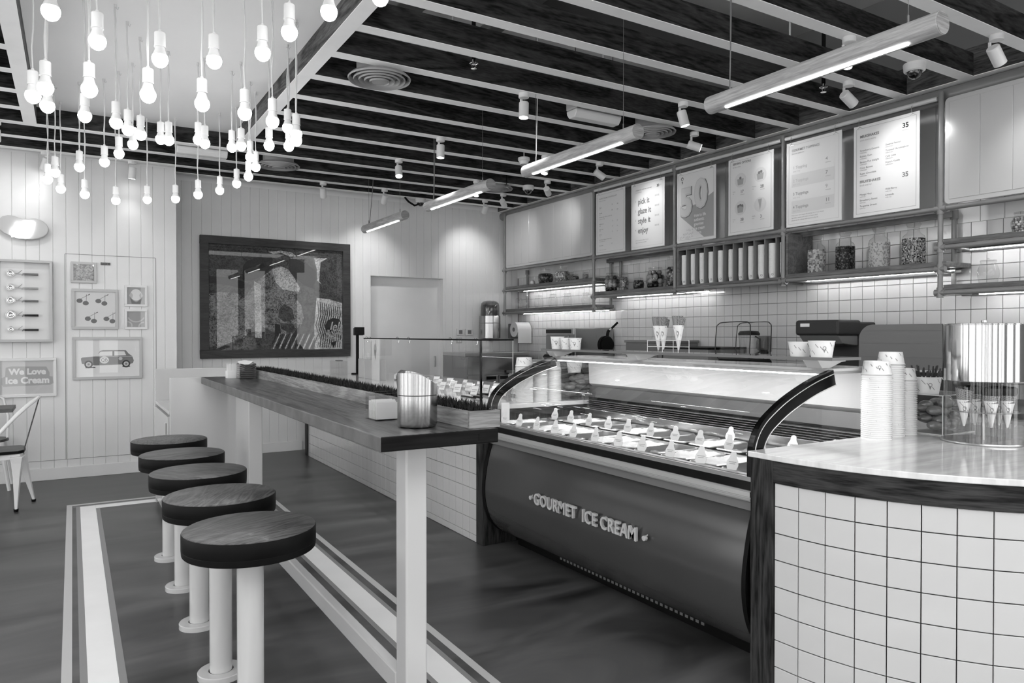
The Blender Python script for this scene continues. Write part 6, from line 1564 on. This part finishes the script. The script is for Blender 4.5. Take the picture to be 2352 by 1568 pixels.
# 3 fifty
t, c, fr, b = menu(5.083, .485, 2.224, 2.885, 'poster with a huge outlined 50 above a grey diagonal field')
H3 = .661; outline(b, fr, .485, H3, .022, 1)
b.poly(fr, [(.05, .245), (.345, .026), (.46, .026), (.46, .42), (.32, .36), (.2, .33)], .0008, 1)
for (ch_, x_, y_) in (('5', .048, .262), ('0', .232, .318)):
    b.text(fr, ch_, .34, x_ + .008, y_ - .006, .0016, 0, offset=.026, sx=.86); b.text(fr, ch_, .34, x_, y_, .0024, 5, offset=.0235, sx=.86); b.text(fr, ch_, .34, x_, y_, .0030, 1, offset=.0155, sx=.86); b.text(fr, ch_, .34, x_, y_, .0036, 5, offset=.0135, sx=.86)
for k, wd_ in enumerate(('true to life', 'authentic', 'gourmet', 'ice cream', 'flavors')): b.text(fr, wd_, .040, .225, .222 - k * .040, .0042, 4, offset=.0012, sx=.85)
for k, wd_ in enumerate(('\u0665\u0660 \u0646\u0643\u0647\u0629', '\u0622\u064a\u0633 \u0643\u0631\u064a\u0645', '\u0637\u0628\u064a\u0639\u064a\u0629 \u0641\u0627\u062e\u0631\u0629')): b.text(fr, wd_[::-1], .026, .21, .105 - k * .032, .0008, 1, 'RIGHT')
b.disc(fr, .07, .60, .016, .018, .0008, 0); b.disc(fr, .072, .597, .009, .010, .0012, 4); b.poly(fr, [(.060, .575), (.080, .575), (.071, .548)], .0012, 0)
b.build('print', PM, t, fix=False)
# 4 serving options
t, c, fr, b = menu(4.452, .480, 2.224, 2.884, 'menu of serving options with four drawn cups and a cone in pale circles')
outline(b, fr, .48, .66, .022, 1)
b.text(fr, 'SERVING OPTIONS', .026, .05, .605, .0008, 0, offset=.0006, sx=.9); b.text(fr, 'all our sizes', .018, .05, .580, .0008, 1)
for (x_, y_, kd, pr_, nm) in ((.135, .465, 1, '17', 'Small cup'), (.345, .475, 2, '28', 'Medium cup'), (.135, .225, 3, '38', 'Large cup'), (.345, .225, 0, '3', 'Waffle extra')):
    b.disc(fr, x_, y_, .062, .062, .0006, 5, 28)
    if kd:
        b.poly(fr, [(x_ - .036, y_ + .012), (x_ - .028, y_ - .040), (x_ + .028, y_ - .040), (x_ + .036, y_ + .012)][::-1][::-1], .0012, 1)
        for q in range(kd): b.disc(fr, x_ + (q - (kd - 1) / 2) * .022, y_ + .018 + .006 * (q == 1), .012, .012, .0016, 0)
    else: b.poly(fr, [(x_ - .022, y_ + .045), (x_ + .018, y_ + .048), (x_, y_ - .048)][::-1], .0012, 1)
    b.text(fr, pr_, .036, x_ + .0, y_ - .112, .0008, 0, offset=.0006); b.text(fr, nm.split()[0], .014, x_ - .085, y_ - .095, .0008, 1); b.text(fr, nm.split()[1], .012, x_ - .085, y_ - .112, .0008, 1); b.rect(fr, x_, y_ - .128, x_ + .045, y_ - .123, .0008, 3)
b.build('print', PM, t, fix=False)
# 5 toppings
t, c, fr, b = menu(3.846, .490, 2.218, 2.894, 'menu of gourmet toppings priced 4, 7, 9 and 11')
outline(b, fr, .49, .676, .022, 3)
b.text(fr, 'GOURMET TOPPINGS', .026, .05, .600, .0008, 1, offset=.0004); b.text(fr, 'choose and mix', .018, .05, .577, .0008, 3)
for k, (n1, p1) in enumerate((('1 Topping', '4'), ('2 Toppings', '7'), ('3 Toppings', '9'), ('4 Toppings', '11'))):
    y = .475 - k * .105; b.rect(fr, .05, y - .055, .43, y + .045, .0006, 5 if k % 2 else 4)
    b.text(fr, n1, .032, .062, y - .015, .0012, 1 if k > 1 else 3, offset=.0008); b.text(fr, 'your way', .018, .062, y - .040, .0012, 3); b.text(fr, p1, .038, .355, y, .0012, 0 if k % 2 else 1, offset=.0004); b.rect(fr, .355, y - .02, .40, y - .014, .0012, 3)
for k, tx in enumerate(('Make your own topper by mixing any of our sweets', 'Sprinkles, sauces and wafers of every kind', 'please ask for allergy information at the till')): b.text(fr, tx, .014, .05, .085 - k * .019, .0008, 1)
b.build('print', PM, t, fix=False)
# 6 milkshakes
t, c, fr, b = menu(3.258, .486, 2.218, 2.884, 'rightmost menu listing milkshakes and fruitshakes at 35')
outline(b, fr, .486, .666, .022, 1)
b.text(fr, 'MILKSHAKES', .026, .05, .575, .0008, 0, offset=.0008); b.text(fr, 'thick and creamy', .018, .05, .550, .0008, 1); b.text(fr, '35', .046, .365, .575, .0008, 2, offset=.0012); b.rect(fr, .365, .555, .41, .560, .0008, 3)
for k, tx in enumerate(('Strawberry Dreams', 'Bubble Gum', 'Banana Plus Delight', 'Coco Banana', 'Super Chocolate')): b.text(fr, tx, .0185, .05, .475 - k * .042, .0008, 0); b.text(fr, 'milkshake', .014, .05, .460 - k * .042, .0008, 1)
for k, tx in enumerate(('Sesame Peanut', 'Toasted Marshmallow', 'Caf\u00e9 Latte', 'French Vanilla')): b.text(fr, tx, .0185, .245, .480 - k * .042, .0008, 0); b.text(fr, 'milkshake', .014, .245, .465 - k * .042, .0008, 1)
b.text(fr, 'FRUITSHAKES', .026, .05, .245, .0008, 0, offset=.0006); b.text(fr, 'fresh and icy', .018, .05, .222, .0008, 1); b.text(fr, '35', .046, .365, .235, .0008, 0, offset=.0010)
for k, tx in enumerate(('Mango Mary', 'Strawberry Sensei', 'Tangerine Dream')): b.text(fr, tx, .0185, .05, .155 - k * .042, .0008, 0); b.text(fr, 'with ice', .014, .05, .140 - k * .042, .0008, 1)
for k, tx in enumerate(('Wild Berry', 'Limeade')): b.text(fr, tx, .0185, .245, .165 - k * .042, .0008, 0); b.text(fr, 'with ice', .014, .245, .150 - k * .042, .0008, 1)
b.build('print', PM, t, fix=False)

# ================================================================== CEILING FITTINGS
def vent(x, y, z, R_, lab):
    c = Vector((x, y, z)); t = thing('round_vent', lab, 'air vent', c, 'round air vents between the beams')
    m = 'frame_v'
    b = MB(c); b.cyl((x, y, z + .01), (x, y, 3.4), R_ * .72, n=32); b.build('duct_collar', m, t)
    for k in range(5):
        r1 = R_ * (1 - k * .17); r0 = r1 - R_ * .10
        b = MB(c); b.lathe(c, [(r1, -.004 * k), (r1 - .004, -.010 - .004 * k), (r0, .014 - .004 * k), (r0 + .002, .018 - .004 * k), (r1, -.004 * k)], 48); b.build('diffuser_ring', m, t)
    b = MB(c); b.lathe(c, [(0, -.026), (R_ * .26, -.022), (R_ * .30, -.012)], 40); b.build('centre_plate', m, t)
M['frame_v'] = mat('grey_vent_enamel', 150, .45)
vent(1.69, 4.41, 2.995, .20, 'largest round vent right of the bulb cluster')
vent(4.02, 4.42, 2.995, .19, 'round vent behind the right tip of the second tube light')
vent(4.08, 7.05, 2.995, .19, 'round vent behind the third tube light near the back wall')
vent(1.72, 7.19, 2.995, .20, 'round vent right behind the lowest bulbs')
def emerg(x, y, lab, ang=0.0, z=3.045):
    c = Vector((x, y, z)); t = thing('emergency_light', lab, 'emergency light', c, 'emergency lights in the ceiling')
    b = MB(c); b.box(x - .22, x + .22, y - .07, y + .07, z + .002, z + .07); b.build('housing', 'frame_g', t, .012)
    b = MB(c); b.prism(Fr((x - .215, y, z), (0, 1, 0), (0, 0, 1)), [(-.068, .0), (.068, .0), (.06, -.03), (.035, -.06), (-.035, -.06), (-.06, -.03)], 0, .43); b.build('prismatic_cover', 'frame_w', t, .006)
    b = MB(c); b.cyl((x - .18, y, z + .02), (x - .18, y, 3.9), .004, n=6); b.cyl((x + .18, y, z + .02), (x + .18, y, 3.9), .004, n=6); b.build('hanger', 'grey', t)
emerg(3.43, 4.42, 'boxy emergency light right of the large spotlight')
emerg(1.02, 7.13, 'boxy emergency light behind the hanging bulbs')
def dome(x, y, z, lab, s_=1.0):
    c = Vector((x, y, z)); t = thing('dome_camera', lab, 'camera', c, 'dome cameras under the ceiling beams')
    b = MB(c); b.lathe(c, [(0, 0), (.062 * s_, 0), (.064 * s_, -.006), (.060 * s_, -.045 * s_), (.052 * s_, -.052 * s_), (.044 * s_, -.05 * s_)], 32); b.build('camera_base', 'white', t)
    b = MB(c); b.lathe(c, [(.043 * s_, -.048 * s_), (.041 * s_, -.062 * s_), (.030 * s_, -.082 * s_), (.014 * s_, -.092 * s_), (0, -.094 * s_)], 28); b.build('dark_dome', 'dome', t)
dome(4.43, 2.52, ZB, 'dome camera beside the near end of the longest tube light', 1.0)
dome(4.37, 6.83, ZB, 'dome camera on a beam near the menu wall and the small spotlight')
dome(3.66, 8.17, ZB, 'dome camera near the back wall, left of the third tube light')
b = MB(Vector((3.50, 8.17, ZB))); b.tube([(3.45, 8.17, ZB), (3.50, 8.17, ZB - .05), (3.58, 8.17, ZB - .09), (3.62, 8.17, ZB - .075), (3.64, 8.17, ZB - .03)], .012, 8)
tag(b.build('looped_cable', 'blackm'), 'dark looped cable beside the dome camera at the back wall', 'cable')
c = Vector((3.60, 5.70, 2.96)); t = thing('smoke_detector', 'white smoke detector hanging between the beams above the second tube light', 'smoke detector', c)
b = MB(c); b.lathe(c, [(0, .04), (.054, .04), (.056, .03), (.054, .012), (.046, .008), (.036, -.022), (0, -.022)], 28); b.cyl((c.x, c.y, c.z + .04), (c.x, c.y, 3.5), .004, n=6); b.build('detector_body', 'white', t)
b = MB(c); b.lathe(c, [(.033, -.022), (.030, -.036), (0, -.037)], 20); b.build('sensor', 'ink', t)
for (x, y, z, lab) in ((2.155, 4.00, 3.02, 'chrome sprinkler head between the beams left of the large spotlight'), (4.36, 3.10, 3.0, 'sprinkler head on a dark drop pipe under the nearest tube light'), (4.10, 6.86, 2.98, 'small sprinkler head beside the dome camera near the menu wall')):
    c = Vector((x, y, z)); t = thing('sprinkler', lab, 'sprinkler', c, 'sprinkler heads in the ceiling')
    b = MB(c); b.cyl((x, y, z + .055), (x, y, 3.7), .013, n=10); b.build('drop_pipe', 'blackm', t)
    b = MB(c); b.cyl((x, y, z + .03), (x, y, z + .055), .012, n=10)
    for s_ in (-1, 1): b.tube([(x + s_ * .010, y, z + .032), (x + s_ * .016, y, z + .018), (x + s_ * .003, y, z + .002)], .0022, 6)
    b.build('frame_arms', 'chrome', t)
    b = MB(c); b.lathe(c, [(0, .002), (.018, .001), (.019, -.001), (0, -.002)], 14); b.lathe(c, [(.022, .030), (.028, .032), (.022, .035)], 20); b.build('deflector', 'chrome', t)
